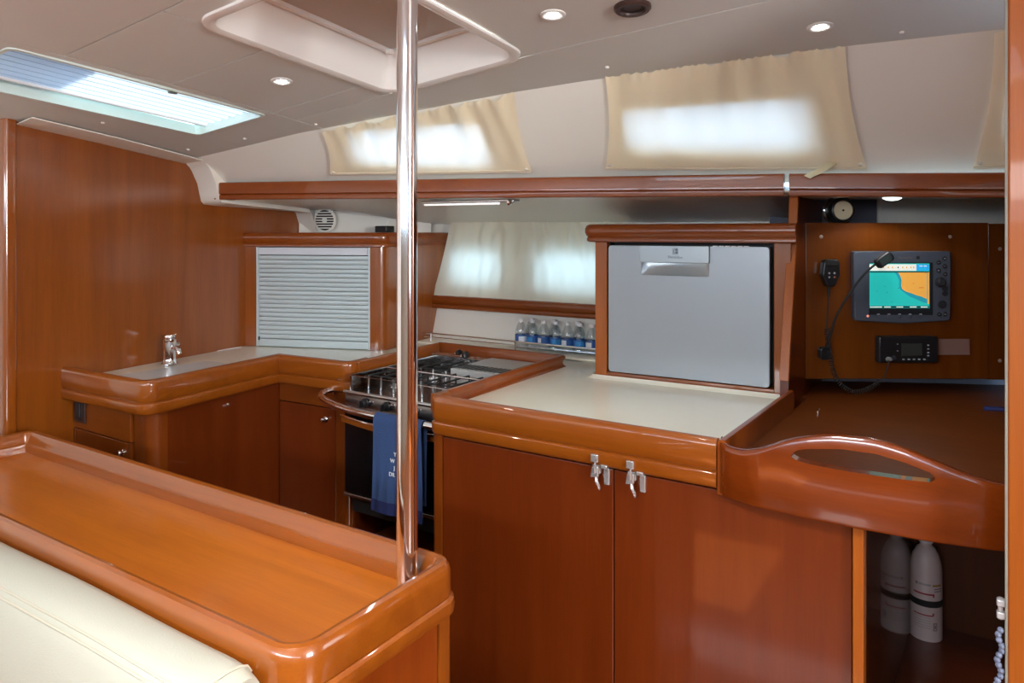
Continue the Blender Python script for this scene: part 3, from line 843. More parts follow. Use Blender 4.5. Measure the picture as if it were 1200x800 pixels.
CORN = [(-.02, 1.374), (.006, 1.374), (.010, 1.377), (.010, 1.386), (.008, 1.390), (.013, 1.394), (.017, 1.404), (.018, 1.420), (.015, 1.432), (.008, 1.438), (-.02, 1.439)]
cp = [(.004, .0), (W + .064, .0), (W + .231, .50)]
cpf = fillet(cp, {1: .055}, 8)
MB(FT).sweep(cpf, CORN).out('cornice', WXR, tb)
MB(FT).prism([(p[0], p[1] + .002) for p in cpf] + [(.11, .40)], 1.376, 1.434).out('top', WX, tb)
# shutter
boxl(FT, (.072, -.003, .921), (.081, .012, 1.372), 'shutter_guide', ALU, tb, .001)
boxl(FT, (W - .010, -.003, .921), (W - .001, .012, 1.372), 'shutter_guide', ALU, tb, .001)
boxl(FT, (.081, .000, 1.338), (W - .014, .012, 1.371), 'shutter_header', plain('shutter_header_grey', (.62, .64, .70), .35), tb, .002)
NS = 19; z0, z1 = .958, 1.336; hs = (z1 - z0) / NS
slat = None
for k in range(NS):
    if slat is None:
        prof = [(.0045, 0), (.0024, .0008), (.0008, hs * .25), (.0, hs * .5), (.0006, hs * .8), (.0016, hs - .0022), (.0045, hs - .0010)]
        mb = MB(FT); m = len(prof)
        vs = [(x, y, z0 + z) for x in (.082, W - .011) for y, z in prof]
        mb.add(vs, [(i, i + 1, m + i + 1, m + i) for i in range(m - 1)] + [(m - 1, 0, m, 2 * m - 1), list(range(m)), list(range(m, 2 * m))])
        slat = mb.out('slat', ALU, tb)
    else:
        c = slat.copy(); C.objects.link(c); c.location.z = slat.location.z + hs * k
boxl(FT, (.082, -.002, .9225), (W - .011, .010, .956), 'bottom_bar', ALU, tb, .003)
boxl(FT, (.083, -.005, .950), (.090, -.001, .966), 'shutter_lock', BLACK, tb, .001)

# things lying on the locker
cb_ = tag(MB().box((-2.40, 2.53, 1.4395), (-2.33, 2.59, 1.47)).out('cable_box', BLACK, bevel=.004), 'small black box lying on the tambour locker behind the speaker panel', 'box')
mb = MB()
for k in range(3):
    pts = []
    for i in range(15):
        q = i / 14; pts.append((-2.26 + .34 * q - .04, 2.60 + .06 * math.sin(q * PI) + .02 * k, 1.447 + .016 * math.sin(q * PI) * (1 - .2 * k) + .002 * k))
    mb.tube(pts, .0035, 6)
# speaker
FS = frame((bx(2.47), 2.47), (-2.42, 2.62))
spo = FS @ Vector((.166, -.020, 1.499))
Nn = (Vector((FS[0][1], FS[1][1], 0)) * -1 + Vector((0, 0, -.05))).normalized()
sp = thing('wall_speaker', 'round white loudspeaker with slotted grille above the tambour locker', 'speaker', spo)
so = Vector(spo) + Nn * -.002
MB().lathe([(.060, -.004), (.060, .003), (.056, .006), (.050, .006)], 36, so, Nn, cap=False).out('ring', WHITE, sp)
MB().lathe([(.050, .002), (.030, .002), (.012, .002), (0, .002)], 30, so, Nn).out('cone', DARK, sp)
ux = Vector((FS[0][0], FS[1][0], 0)); uz = Vector((0, 0, 1))
for k in range(-3, 4):
    h = k * .0128; wv = math.sqrt(max(0, .050 ** 2 - h * h))
    a = so + Nn * .0045 + uz * h
    MB().tube([a - ux * wv, a + ux * wv], .0033, 6).out('grille_bar', WHITE, sp)
MB().lathe([(.013, .003), (.013, .007), (0, .008)], 20, so, Nn).out('badge', LCOVER, sp)
for dx, dz in ((.041, .041), (-.041, .041)):
    MB().lathe([(.004, .004), (.004, .0075), (0, .008)], 10, so + ux * dx + uz * dz, Nn).out('screw', CHROME, sp)
MB().box((-2.42, 2.64, 1.49), (-2.34, 2.66, 1.52)).v
# small blank switch plate right of the speaker
tag(MB().hexa([(-2.31, 2.62, 1.50), (-2.26, 2.635, 1.50), (-2.26, 2.65, 1.50), (-2.31, 2.635, 1.50), (-2.305, 2.62, 1.53), (-2.265, 2.635, 1.53), (-2.265, 2.65, 1.53), (-2.305, 2.635, 1.53)]).out('switch_plate', WHITE2, bevel=.003), 'small blank white plate under the shelf between speaker and chrome pole', 'plate')

# ---------------------------------------------------------------- window ledge, strip light, rail, bottles
ls = thing('window_ledge', 'short cherry rail below the pale port curtain, above the water bottles', 'shelf', (-1.75, 2.75, 1.075))
LED_P = [(0, 1.075), (.010, 1.078), (.014, 1.086), (.012, 1.094), (.006, 1.098), (.010, 1.102), (.016, 1.112), (.016, 1.126), (.010, 1.135), (.0, 1.138), (-.03, 1.138), (-.03, 1.075)]
MB().sweep([(-2.25, 2.745), (-1.19, 2.745)], LED_P).out('front_rail', WXR, ls)
MB().box((-2.25, 2.77, 1.085), (-1.19, 2.80, 1.097)).out('board', WX, ls)

sl = thing('strip_light', 'slim lit strip light fixed under the long shelf right of the chrome pole', 'lamp', (-1.6, 2.19, 1.53))
F5 = frame((-1.822, 2.20), (-1.395, 2.20))
yb_ = lambda s: 0
boxl(F5, (0, -.022, 1.5475), (.425, .022, 1.560), 'housing', STEEL, sl, .004)
MB(F5).tube([(.012, -.016, 1.546), (.36, -.016, 1.5445)], .0045, 12).out('lens', LEDW, sl)
MB(F5).lathe([(.009, 0), (.011, .006), (.008, .016), (0, .018)], 14, (.410, -.018, 1.548), (0, -1, -.3)).out('knob', CHROME, sl)

rl = thing('fiddle_rail', 'thin stainless rail on posts in front of the bottle shelf behind the stove', 'rail', (-1.75, 2.70, .92))
ypost = 2.665
MB().tube([(-2.22, ypost, .965), (-1.20, ypost, .965)], .0038, 10).out('rail_bar', CHROME, rl)
MB().tube([(-2.22, ypost, .948), (-1.20, ypost, .948)], .0022, 8).out('rail_bar', CHROME, rl)
for x in (-2.17, -1.70, -1.23):
    MB().tube([(x, ypost, .92), (x, ypost, .967)], .0040, 10).out('post', CHROME, rl)
# cream back splash ledge of the worktop carrying the bottles
def bottle(x, y, kind, label, rot=0.0, hs_=1.0, z=.9275):
    t = thing('water_bottle', label, 'bottle', (x, y, z), 'small clear water bottles with blue labels behind the rail')
    R_ = .0265
    pr = [(.020, 0), (R_, .004), (R_, .02), (R_ - .002, .024), (R_, .028), (R_, .066), (R_ - .002, .070), (R_, .074), (R_ - .002, .084), (.020, .100), (.013, .112), (.0105, .118), (.0105, .126)]
    MB().lathe([(r, (h) * hs_) for r, h in pr], 20, (x, y, z)).out('bottle_body', PET, t)
    MB().lathe([(.0125, .119 * hs_), (.0125, .131 * hs_), (.011, .133 * hs_), (0, .133 * hs_)], 14, (x, y, z)).out('cap', LCOVER if kind else LWHITE, t)
    MB().lathe([(R_ + .0006, .030 * hs_), (R_ + .0006, .064 * hs_)], 20, (x, y, z), cap=False).out('label_band', LBLUE, t)
    # pale panel on part of the band
    mb = MB(); a0 = rot
    ri = R_ + .0012
    vs = []
    for k in range(7):
        q = a0 + (-.75 + 1.5 * k / 6)
        for h in (.036, .058): vs.append((x + ri * math.sin(q), y - ri * math.cos(q), z + h * hs_))
    mb.add(vs, [(2 * k, 2 * k + 2, 2 * k + 3, 2 * k + 1) for k in range(6)]); mb.out('label_panel', LWHITE if kind else LBLUE2, t)
bl = [(-1.700, 1, 'leftmost water bottle in the front row behind the rail', .9), (-1.640, 0, 'second water bottle from the left in the front row', -.3), (-1.583, 1, 'third water bottle from the left in the front row', -.7), (-1.525, 0, 'fourth water bottle from the left in the front row', .5),
      (-1.467, 1, 'fifth water bottle from the left in the front row', -.5), (-1.410, 0, 'sixth water bottle from the left in the front row', .4), (-1.352, 1, 'rightmost water bottle of the front row, next to the dishwasher cabinet', -.4)]
for x, k, lb, r in bl: bottle(x, 2.712, k, lb, r)
for x, lb in [(-1.672, 'back row water bottle seen between the two leftmost front bottles'), (-1.555, 'back row water bottle behind the middle of the front row'), (-1.437, 'back row water bottle nearest the dishwasher cabinet')]:
    bottle(x, 2.757 - .006, 0, lb, .2)

# ---------------------------------------------------------------- dishwasher worktop with fascia
w2 = thing('worktop', 'cream worktop in front of the dishwasher with a moulded cherry edge', 'worktop', (-.93, 2.0, .853))
BP = fillet([(-1.352, 1.72), (-1.352, 1.650), (-.508, 1.650)], {1: .03}, 7)
MB().sweep(BP, FAS).out('edge_moulding', WX, w2)
MB().prism([(-1.345, 1.67), (-.51, 1.67), (-.492, 2.60), (-1.10, 2.752), (-1.98, 2.752), (-1.98, 2.485), (-1.375, 2.485), (-1.365, 2.47)], .893, .92).out('top', TOPM, w2)
rimp = [(-1.352, 1.672), (-1.362, 2.470), (-1.968, 2.474)]
MB().sweep(rimp, RIM).out('stove_rim', WXR, w2)
MB().sweep([(-1.347, 1.70), (-1.356, 2.455)], [(-.006, .75), (-.006, .92), (.0, .92), (.0, .75)]).out('stove_side_lining', WDK, w2)
MB().sweep([(-1.372, 2.464), (-1.955, 2.468)], [(-.004, .862), (-.004, .9155), (.016, .9155), (.016, .862)]).out('stove_back_lining', WX, w2)
# ledge for the bottles and white cove strips
MB().sweep([(-2.25, 2.64), (-1.19, 2.64)], [(0, .918), (0, .925), (-.004, .928), (-.112, .928), (-.112, .918)]).out('back_ledge', TOPM, w2)
COVE = [(0, .9195), (.018, .9195), (.012, .923), (.004, .927), (.0, .932)]
MB().sweep(fillet([(-1.176, 2.60), (-1.176, 2.349), (-.512, 2.371)], {1: .02}, 6), COVE).out('cove_strip', TOPM, w2)

# cabinet below it
c3_ = thing('base_cabinet', 'long cherry cabinet with two doors below the dishwasher worktop and chart table', 'cabinet', (-.77, 1.7, 0))
MB().box((-1.338, 1.69, .05), (-.224, 2.2, .852)).out('carcass', WDK, c3_)
d1 = boxl(None, (-1.312, 1.668, .04), (-.7735, 1.688, .846), 'door', WZD, c3_, .002)
d2 = boxl(None, (-.7705, 1.668, .04), (-.2265, 1.688, .846), 'door', WZD, c3_, .002)
MB().prism(fillet([(-1.350, 1.70), (-1.350, 1.664), (-1.315, 1.664), (-1.315, 1.70)], {1: .012}, 5), .0, .855).out('corner_post', WZL, c3_)
boxl(None, (-.2240, 1.655, .0), (-.203, 1.70, .842), 'end_post', WL, c3_, .002)
boxl(None, (-1.315, 1.70, .0), (-.224, 1.72, .05), 'plinth', DARK, c3_, 0)
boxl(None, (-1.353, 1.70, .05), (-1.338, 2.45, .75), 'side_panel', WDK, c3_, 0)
LATCH = plain('latch_satin_chrome', (.66, .65, .64), .24, .75)
for x, door in ((-.808, d1), (-.712, d2)):
    lt = MB().box((x - .015, 1.640, .864), (x + .005, 1.6465, .884)).out('latch', LATCH, door, bevel=.002)
    MB().box((x - .017, 1.655, .832), (x + .004, 1.669, .860)).out('latch_body', LATCH, lt, bevel=.002)
    MB().tube([(x - .004, 1.645, .866), (x - .004, 1.642, .850), (x - .006, 1.645, .836)], .0028, 8).out('latch_hook', LATCH, lt)
    MB().hexa([(x - .020, 1.648, .822), (x + .001, 1.648, .826), (x + .001, 1.658, .826), (x - .020, 1.658, .822), (x - .015, 1.646, .850), (x + .004, 1.646, .852), (x + .004, 1.656, .852), (x - .015, 1.656, .850)]).out('latch_lever', LATCH, lt, bevel=.002)
    MB().tube([(x - .006, 1.654, .828), (x - .002, 1.648, .815), (x + .003, 1.650, .804), (x + .003, 1.654, .794)], [.004, .0045, .0045, .0025], 8).out('latch_tail', LATCH, lt)
    MB().box((x + .012, 1.660, .806), (x + .027, 1.668, .848)).out('keeper_plate', LATCH, lt, bevel=.002)
    MB().box((x + .009, 1.646, .850), (x + .027, 1.664, .860)).out('keeper_lug', LATCH, lt, bevel=.002)

# ---------------------------------------------------------------- dishwasher cabinet
DP, DQ = (-1.166, 2.361), (-.549, 2.381)
FD = frame(DP, DQ)
DW = .617
dc = thing('appliance_cabinet', 'cherry cabinet with a thick cornice that houses the dishwasher', 'cabinet', (-.86, 2.5, .92))
boxl(FD, (.0, 0, .9215), (.046, .03, 1.41), 'stile', WL, dc, .003)
boxl(FD, (DW, 0, .9215), (DW + .052, .03, 1.41), 'stile', WZ, dc, .002)
boxl(FD, (.046, .0, .9215), (DW, .03, .943), 'bottom_rail', WX, dc, .002)
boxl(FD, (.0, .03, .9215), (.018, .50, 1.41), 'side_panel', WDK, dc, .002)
boxl(FD, (.046, .060, .943), (DW, .065, 1.41), 'recess_back', DARK, dc, 0)
boxl(FD, (.044, .030, .943), (.048, .062, 1.41), 'recess_side', DARK, dc, 0)
boxl(FD, (DW - .002, .030, .943), (DW + .002, .062, 1.41), 'recess_side', DARK, dc, 0)
CD = [(-.05, 1.405), (.012, 1.405), (.018, 1.409), (.019, 1.418), (.016, 1.423), (.021, 1.428), (.026, 1.438), (.026, 1.452), (.020, 1.463), (.010, 1.468), (-.05, 1.469)]
cpd = fillet([(-.016, .45), (-.016, -.008), (DW + .070, -.008)], {1: .022}, 6)
MB(FD).sweep(cpd, CD).out('cornice', WXR, dc)
MB(FD).prism([(-.01, .0), (DW + .06, .0), (DW + .06, .48), (-.01, .48)], 1.405, 1.464).out('top', WX, dc)

dw = thing('dishwasher', 'compact dishwasher with a silver front set into the cherry cabinet', 'dishwasher', (-.86, 2.4, .945))
x0, x1, zb, zt = .053, .604, .9465, 1.393
outl = rrect(x0, zb, x1, zt, .012, 5)
hole = rrect(.176, 1.292, .412, 1.336, .006, 4)
door = plate(outl, [hole], lambda a, b: FD @ Vector((a, -.002, b)), 'door', DISH, dw, solid=.022, soff=-1, bevel=.002)
# the solidify of the plate goes inward; grip bowl behind the hole
mb = MB(FD)
def bowl(u, v):
    a = .176 + .236 * u; b = 1.292 + .044 * v
    d = .022 * (math.sin(PI * min(1, max(0, u))) ** .5 if 0 < u < 1 else 0) * (math.sin(PI * v * .5) ** .7)
    return (a, -.001 + d, b)
mb.grid(24, 8, bowl).out('grip', DISH2, door)
pod = rrect(.1735, 1.337, .4145, 1.394, .004, 3)
MB(FD).prism([(a, b) for a, b in pod], 0, .006, lambda a, b, c: (a, -.0105 + c * 1.4, b)).out('control_cover', DISH2, door, bevel=.0015)
MD = FD @ Matrix.Translation((.300, -.0107, 1.352))
text('Electrolux', .0125, MD, 'brand_lettering', GREYB, door)
# square emblem: split-circle mark in a rounded square
for pts in ([(-.009, -.009), (.009, -.009), (.009, .009), (-.009, .009), (-.009, -.009)],):
    mb = MB(FD)
    mb.tube([(.300 + a, -.0108, 1.376 + b) for a, b in pts], .0008, 4)
    mb.tube([(.300 + .0062 * math.cos(q), -.0108, 1.376 + .0062 * math.sin(q)) for q in [PI / 2 + k * PI / 10 for k in range(11)]], .0011, 4)
    mb.add([(.3005, -.0112, 1.3835), (.3085, -.0112, 1.3835), (.3085, -.0112, 1.3775), (.3005, -.0112, 1.3765)], [(0, 1, 2, 3)])
    mb.add([(.3005, -.0112, 1.3755), (.3085, -.0112, 1.3745), (.3085, -.0112, 1.3685), (.3005, -.0112, 1.3685)], [(0, 1, 2, 3)])
    mb.out('emblem', GREYB, door, flat=True)
mb = MB(FD)
for k in range(6): mb.box((.425 + .020 * k, -.004, 1.3925), (.440 + .020 * k, .003, 1.3955))
mb.out('vent_marks', LCOVER, door)
boxl(FD, (x0 + .004, .021, zb + .004), (x1 - .004, .058, zt), 'tub', BLACK, dw, 0)

# ---------------------------------------------------------------- divider board between dishwasher and chart nook
dv = MB()
pts_f = [(2.292, .862), (2.296, .99), (2.315, 1.08), (2.345, 1.19), (2.38, 1.32), (2.41, 1.43), (2.432, 1.553)]
vs = []
for x in (-.512, -.487):
    for y, z in pts_f: vs.append((x, y, z))
    for y, z in pts_f[::-1]: vs.append((x, 2.92, z))
n = len(pts_f) * 2
dv.add(vs, [list(range(n)), list(range(n, 2 * n))] + [(i, (i + 1) % n, n + (i + 1) % n, n + i) for i in range(n)])
dvt = thing('divider_panel', 'x', 'panel', (-.5, 2.6, .86))
dv.out('board', WDK, dvt)
mb = MB(); vs = []
for y, z in pts_f[1:]: vs += [(-.5135, y - .004, z), (-.4855, y - .004, z), (-.4855, y + .014, z), (-.5135, y + .014, z)]
K_ = len(pts_f) - 1
mb.add(vs, [(4 * i + k, 4 * i + 4 + k, 4 * i + 4 + (k + 1) % 4, 4 * i + (k + 1) % 4) for i in range(K_ - 1) for k in range(4)] + [(0, 1, 2, 3), (4 * K_ - 4, 4 * K_ - 3, 4 * K_ - 2, 4 * K_ - 1)])
mb.out('edge_strip', WL, dvt, bevel=.002)
tag(dvt, 'upright cherry divider board between the dishwasher cabinet and the chart nook', 'panel')

# ---------------------------------------------------------------- chart table
ct = thing('chart_table', 'cherry chart table with a curved raised front and long hand hole', 'table', (-.22, 2.1, .84))
XS = [-.506, -.501, -.48, -.416, -.303, -.215, -.083, .009, .043]
YS = [1.672, 1.654, 1.634, 1.617, 1.609, 1.609, 1.618, 1.635, 1.647]
TX = [-.506, -.504, -.483, -.44, -.398, -.341, -.297, -.251, -.181, -.129, -.074, -.034, .009, .043]
TZ = [.967, .965, .956, .957, .972, 1.001, 1.015, 1.024, 1.026, 1.016, .997, .982, .970, .964]
SX = [-.336, -.325, -.303, -.24, -.176, -.124, -.083, -.074]
SZ1 = [.971, .981, .988, .998, .998, .988, .976, .968]
SZ0 = [.965, .960, .957, .955, .955, .955, .957, .962]
cols = sorted(set([-.506, -.501, -.492, -.48, -.465] + [-.45 + .0095 * k for k in range(52)] + SX + [.043]))
cols = [c for c in cols if c <= .0431]
def sm(x, A, B):   # smoothed lookup
    return (lerp(x - .012, A, B) + 2 * lerp(x, A, B) + lerp(x + .012, A, B)) / 4
vs = []; R5 = 6
prof_in = .026
for x in cols:
    yf = lerp(x, XS, YS) if x < -.48 else sm(x, XS, YS)
    zt_ = sm(x, TX, TZ)
    if SX[0] <= x <= SX[-1]: za, zb2 = lerp(x, SX, SZ0), lerp(x, SX, SZ1)
    else: za, zb2 = .930, .9301 if x < -.4 or x > .0 else .9301
    if not (SX[0] <= x <= SX[-1]): za, zb2 = (.965, .971) if x < SX[0] else (.962, .968); zb2 = min(zb2, zt_ - .012); za = min(za, zb2 - .004)
    ring = [(yf + .006, .84), (yf, .846), (yf, za), (yf, zb2), (yf, zt_ - .008), (yf + .003, zt_ - .002), (yf + .010, zt_), (yf + prof_in - .008, zt_), (yf + prof_in - .002, zt_ - .003), (yf + prof_in, zt_ - .009),
            (yf + prof_in, zb2), (yf + prof_in, za), (yf + prof_in, .84)]
    vs += [(x, y, z) for y, z in ring]
m = 13; fs = []
for i in range(len(cols) - 1):
    a, b = cols[i], cols[i + 1]
    inslot = a >= SX[0] - 1e-6 and b <= SX[-1] + 1e-6
    for k in range(m):
        l = (k + 1) % m
        if inslot and k in (2, 10): continue
        fs.append((i * m + k, (i + 1) * m + k, (i + 1) * m + l, i * m + l))
    if inslot:
        fs.append((i * m + 2, (i + 1) * m + 2, (i + 1) * m + 11, i * m + 11))
        fs.append((i * m + 3, (i + 1) * m + 3, (i + 1) * m + 10, i * m + 10))
for i, c in enumerate(cols):
    if abs(c - SX[0]) < 1e-6 or abs(c - SX[-1]) < 1e-6: fs.append((i * m + 2, i * m + 3, i * m + 10, i * m + 11))
fs += [list(range(m)), list(range((len(cols) - 1) * m, len(cols) * m))]
WCT = wood('cherry_chart_front', 'x', .70, .24, .7, 1.4, .05)
MB().add(vs, fs).out('front_fiddle', WCT, ct, angle=45)
# left fiddle and lid
SF = [(-.001, .84), (-.001, .958), (.003, .9645), (.010, .966), (.016, .9645), (.019, .958), (.019, .84)]
MB().sweep([(-.506, 1.655), (-.489, 2.292)], SF).out('side_fiddle', WXR, ct)
def quadbox(p, z0_, z1_): return MB().prism(p, z0_, z1_)
quadbox([(-.488, 1.66), (.094, 1.66), (.094, 2.70), (-.47, 2.492)], .86, .905).out('lid', WDX, ct, bevel=.002)
quadbox([(-.47, 2.497), (.094, 2.705), (.094, 3.10), (-.40, 2.86), (-.485, 2.80), (-.487, 2.50)], .86, .903).out('back_board', WDX, ct)
quadbox([(-.50, 1.66), (.094, 1.66), (.094, 3.0), (-.49, 2.80)], .842, .858).out('tray_bottom', WDK, ct)
MB().tube([(-.405, 2.30, .905), (-.405, 2.30, .912)], .004, 10).out('lid_stud', CHROME, ct)
MB().tube([(-.405, 2.30, .910), (-.400, 2.295, .918)], .0025, 8).out('lid_stud_tip', CHROME, ct)

# locker niche below
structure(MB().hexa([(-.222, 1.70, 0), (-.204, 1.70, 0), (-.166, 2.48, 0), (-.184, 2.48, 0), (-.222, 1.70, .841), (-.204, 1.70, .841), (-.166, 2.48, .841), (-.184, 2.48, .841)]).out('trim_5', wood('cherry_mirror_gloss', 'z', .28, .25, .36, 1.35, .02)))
structure(MB().box((-.186, 2.47, 0), (.10, 2.49, .841)).out('trim_6', wood('cherry_niche_shade', 'z', .34, .5, .0, 1.2)))  # niche shade put into the dark wood tint
structure(MB().box((-.20, 1.75, .26), (.10, 2.47, .285)).out('trim_7', WDK))
structure(MB().box((.095, 1.56, 0), (.12, 3.2, 1.60)).out('wall_right', WDK))
structure(MB().box((-3.1, 2.92, .9), (-2.25, 2.94, 1.62)).out('trim_15', WHITE))

ex = thing('fire_extinguisher', 'white fire extinguisher strapped upright in the niche below the chart table', 'extinguisher', (-.132, 2.405, .217))
ec = (-.132, 2.400, .217)
MB().lathe([(.030, 0), (.038, .004), (.041, .014), (.0415, .03), (.0415, .255), (.040, .275), (.034, .300), (.024, .318), (.0155, .327), (.0155, .345)], 36, ec).out('cylinder', EXTW, ex)
MB().lathe([(.018, .335), (.018, .352), (.010, .358), (.010, .372)], 20, ec).out('valve_neck', LWHITE, ex)
MB().box((ec[0] - .012, ec[1] - .05, ec[2] + .368), (ec[0] + .012, ec[1] + .03, ec[2] + .380)).out('valve_lever', BLACK, ex, bevel=.003)
MB().lathe([(.0425, .165), (.0433, .167), (.0433, .181), (.0425, .183)], 36, ec).out('strap', BLACKM, ex)
MB().box((ec[0] - .03, ec[1] + .035, ec[2] + .02), (ec[0] + .03, ec[1] + .069, ec[2] + .30)).out('bracket', BLACK, ex, bevel=.003)
def arcbox(a0, a1, h0, h1, mat, nm, r=.0420):
    mb = MB(); K = 8; vs = []
    for k in range(K + 1):
        q = a0 + (a1 - a0) * k / K
        for h in (h0, h1): vs.append((ec[0] + r * math.sin(q), ec[1] - r * math.cos(q), ec[2] + h))
    mb.add(vs, [(2 * k, 2 * k + 2, 2 * k + 3, 2 * k + 1) for k in range(K)])
    return mb.out(nm, mat, ex)
arcbox(-.75, .55, .199, .2035, EXTR, 'red_line'); arcbox(.48, .58, .194, .204, EXTR, 'red_line_end')
arcbox(-.75, .50, .140, .1435, EXTR, 'red_line'); arcbox(.45, .56, .142, .150, EXTR, 'red_line_end')
arcbox(.45, 1.1, .224, .230, EXTG, 'gold_block'); arcbox(-.60, -.45, .224, .232, EXTL, 'grey_mark'); arcbox(-.40, .35, .225, .231, plain('extinguisher_print_pale', (.5, .42, .42), .5), 'grey_lettering_bar')
for h in (.134, .126, .119, .112, .105): arcbox(-.7, .35, h, h + .0018, plain('extinguisher_print_faint', (.52, .44, .44), .5), 'small_print_line')
for h in (.216, .209): arcbox(.55, 1.15, h, h + .003, EXTL, 'small_print_line')
for a0, a1, h0, h1 in ((.50, .56, .100, .122), (.72, .78, .100, .122), (.50, .78, .119, .122), (.50, .78, .100, .103), (.58, .70, .106, .116)): arcbox(a0, a1, h0, h1, EXTL, 'pictogram')

# ---------------------------------------------------------------- nook instrument panel
NP_, NQ = (-.486, 2.543), (.021, 2.871)
FN = frame(NP_, NQ)
ip = thing('instrument_panel', 'upright cherry instrument panel at the back of the chart nook', 'panel', FN @ Vector((.3, .01, .956)))
WPAN = wood('cherry_instrument_panel', 'z', .66)
boxl(FN, (.001, 0, .956), (.605, .018, 1.471), 'board', WPAN, ip, .0015)
boxl(FN, (.6065, .004, .952), (.74, .022, 1.468), 'side_board', WPAN, ip, .0015)
for sx, sz, lb in ((.052, 1.425, 0), (.478, 1.425, 0), (.645, 1.385, 0), (.645, 1.015, 0)):
    MB(FN).lathe([(.006, 0), (.006, .0015), (.003, .003), (0, .003)], 12, (sx, 0 if sx < .6 else .004, sz), (0, -1, 0)).out('screw', plain('pale_screw', (.55, .42, .36), .35, .3), ip)
structure(MB(FN).box((-.02, .26, .0), (.95, .275, 1.60)).out('wall_nook', GREYPAD))
structure(MB(FN).box((.36, .235, 1.30), (.95, .255, 1.60)).out('trim_14', WHITE, bevel=.01))

# chart plotter
pl = thing('chart_plotter', 'dark grey chart plotter with a lit chart on its screen', 'chart plotter', FN @ Vector((.305, -.02, 1.144)))
px0, px1, pz0, pz1 = .147, .468, 1.144, 1.378
po = fillet([(px0 + .004, pz0 + .006), ((px0 + px1) / 2, pz0 - .003), (px1 - .002, pz0 + .006), (px1, pz1), (px0, pz1)], {0: .014, 1: .4, 2: .014, 3: .006, 4: .006, 'closed': True}, 6)
MB(FN).prism(po, 0, .024, lambda a, b, c: (a, -.024 + c, b)).out('case', GREYB, pl, bevel=.004)
sx0, sx1, sz0, sz1 = .199, .395, 1.192, 1.338
boxl(FN, (sx0 - .002, -.0255, sz0 - .022), (sx1 + .012, -.022, sz1 + .003), 'bezel', GREYB2, pl, .004)
def scr(pts, mat, nm, d): return MB(FN).prism(pts, 0, .0004, lambda a, b, c: (a, -.0258 - d + c, b)).out(nm, mat, scn)
scn = MB(FN).prism([(sx0, sz0), (sx1, sz0), (sx1, sz1), (sx0, sz1)], 0, .0005, lambda a, b, c: (a, -.0258 + c, b)).out('screen', SEA, pl)
land = [(.294, 1.306), (.300, 1.296), (.304, 1.282), (.302, 1.266), (.306, 1.254), (.318, 1.246), (.338, 1.240), (.352, 1.234), (.368, 1.230), (.386, 1.222), (.386, 1.309), (.292, 1.309)]
shal = [(.282, 1.309), (.290, 1.296), (.296, 1.282), (.295, 1.266), (.300, 1.252), (.316, 1.240), (.330, 1.230), (.350, 1.222), (.372, 1.212), (.394, 1.206), (.394, 1.309)]
scr(shal, SEA2, 'shallow_water', .0004); scr(land, LAND, 'land', .0009)
scr([(.388, 1.206), (.394, 1.206), (.394, 1.310), (.388, 1.310)], LAND, 'land_edge', .0010)
scr([(sx0, 1.3145), (.352, 1.3145), (.352, 1.335), (sx0, 1.335)], SBAR, 'data_bar', .0006)
scr([(.352, 1.3145), (.393, 1.3145), (.393, 1.335), (.352, 1.335)], SBLUE, 'data_box', .0006)
scr([(sx0, 1.3085), (.393, 1.3085), (.393, 1.3125), (sx0, 1.3125)], SDARK, 'status_line', .0012)
scr([(sx0, 1.193), (.393, 1.193), (.393, 1.199), (sx0, 1.199)], SDARK, 'menu_line', .0012)
for a in (.200, .217, .246, .286, .330, .366): scr([(a, 1.194), (a + .022, 1.194), (a + .022, 1.1975), (a, 1.1975)], SBAR, 'menu_label', .0016)
for a in (.225, .242, .258, .271, .290, .305, .318, .332, .341): scr([(a, 1.322), (a + .004, 1.322), (a + .004, 1.328), (a, 1.328)], SDARK if a in (.290,) else LAND, 'data_mark', .0010)
for a in (.362, .376): scr([(a, 1.328), (a + .010, 1.328), (a + .010, 1.331), (a, 1.331)], SBAR, 'data_mark', .0010)
scr([(.362, 1.319), (.384, 1.319), (.384, 1.322), (.362, 1.322)], SEA, 'data_mark', .0010)
for a, b, w_ in ((.340, 1.272, .003), (.360, 1.258, .016), (.292, 1.257, .004), (.248, 1.262, .002), (.254, 1.243, .002), (.270, 1.212, .002), (.222, 1.247, .002)): scr([(a, b), (a + w_, b), (a + w_, b + .0018), (a, b + .0018)], SDARK if w_ < .01 else REDD, 'chart_mark', .0014)
MK = FN @ Matrix.Translation((.318, -.0245, 1.3535))
text('Raymarine', .0105, MK, 'maker_lettering', plain('faint_lettering', (.20, .15, .15), .5), pl)
MB(FN).lathe([(.006, 0), (.006, .0015), (0, .002)], 16, (.358, -.024, 1.357), (0, -1, 0)).out('maker_dot', GREYB2, pl)
for k in range(5):
    MB(FN).lathe([(.008, 0), (.008, .002), (.006, .003), (0, .003)], 16, (.228 + .0345 * k, -.0235, 1.166), (0, -1, 0)).out('soft_key', GREYB, pl)
    MB(FN).box((.224 + .0345 * k, -.0275, 1.171), (.232 + .0345 * k, -.026, 1.174)).out('key_mark', KEYL, pl)
MB(FN).lathe([(.004, 0), (.004, .001), (0, .0015)], 12, (.194, -.024, 1.166), (0, -1, 0)).out('power_light', plain('red_led', (.8, .2, .15), .4, emis=(.9, .35, .25), estr=.8), pl)
for a, b in ((.425, 1.341), (.425, 1.315), (.445, 1.354), (.445, 1.329), (.446, 1.303), (.427, 1.172), (.446, 1.172)):
    kk = MB(FN).lathe([(.0075, 0), (.0075, .003), (.006, .004), (0, .004)], 16, (a, -.023, b), (0, -1, 0)).out('key', KEY, pl)
    MB(FN).box((a - .003, -.0275, b - .001), (a + .003, -.0265, b + .001)).out('key_symbol', KEYL, kk)
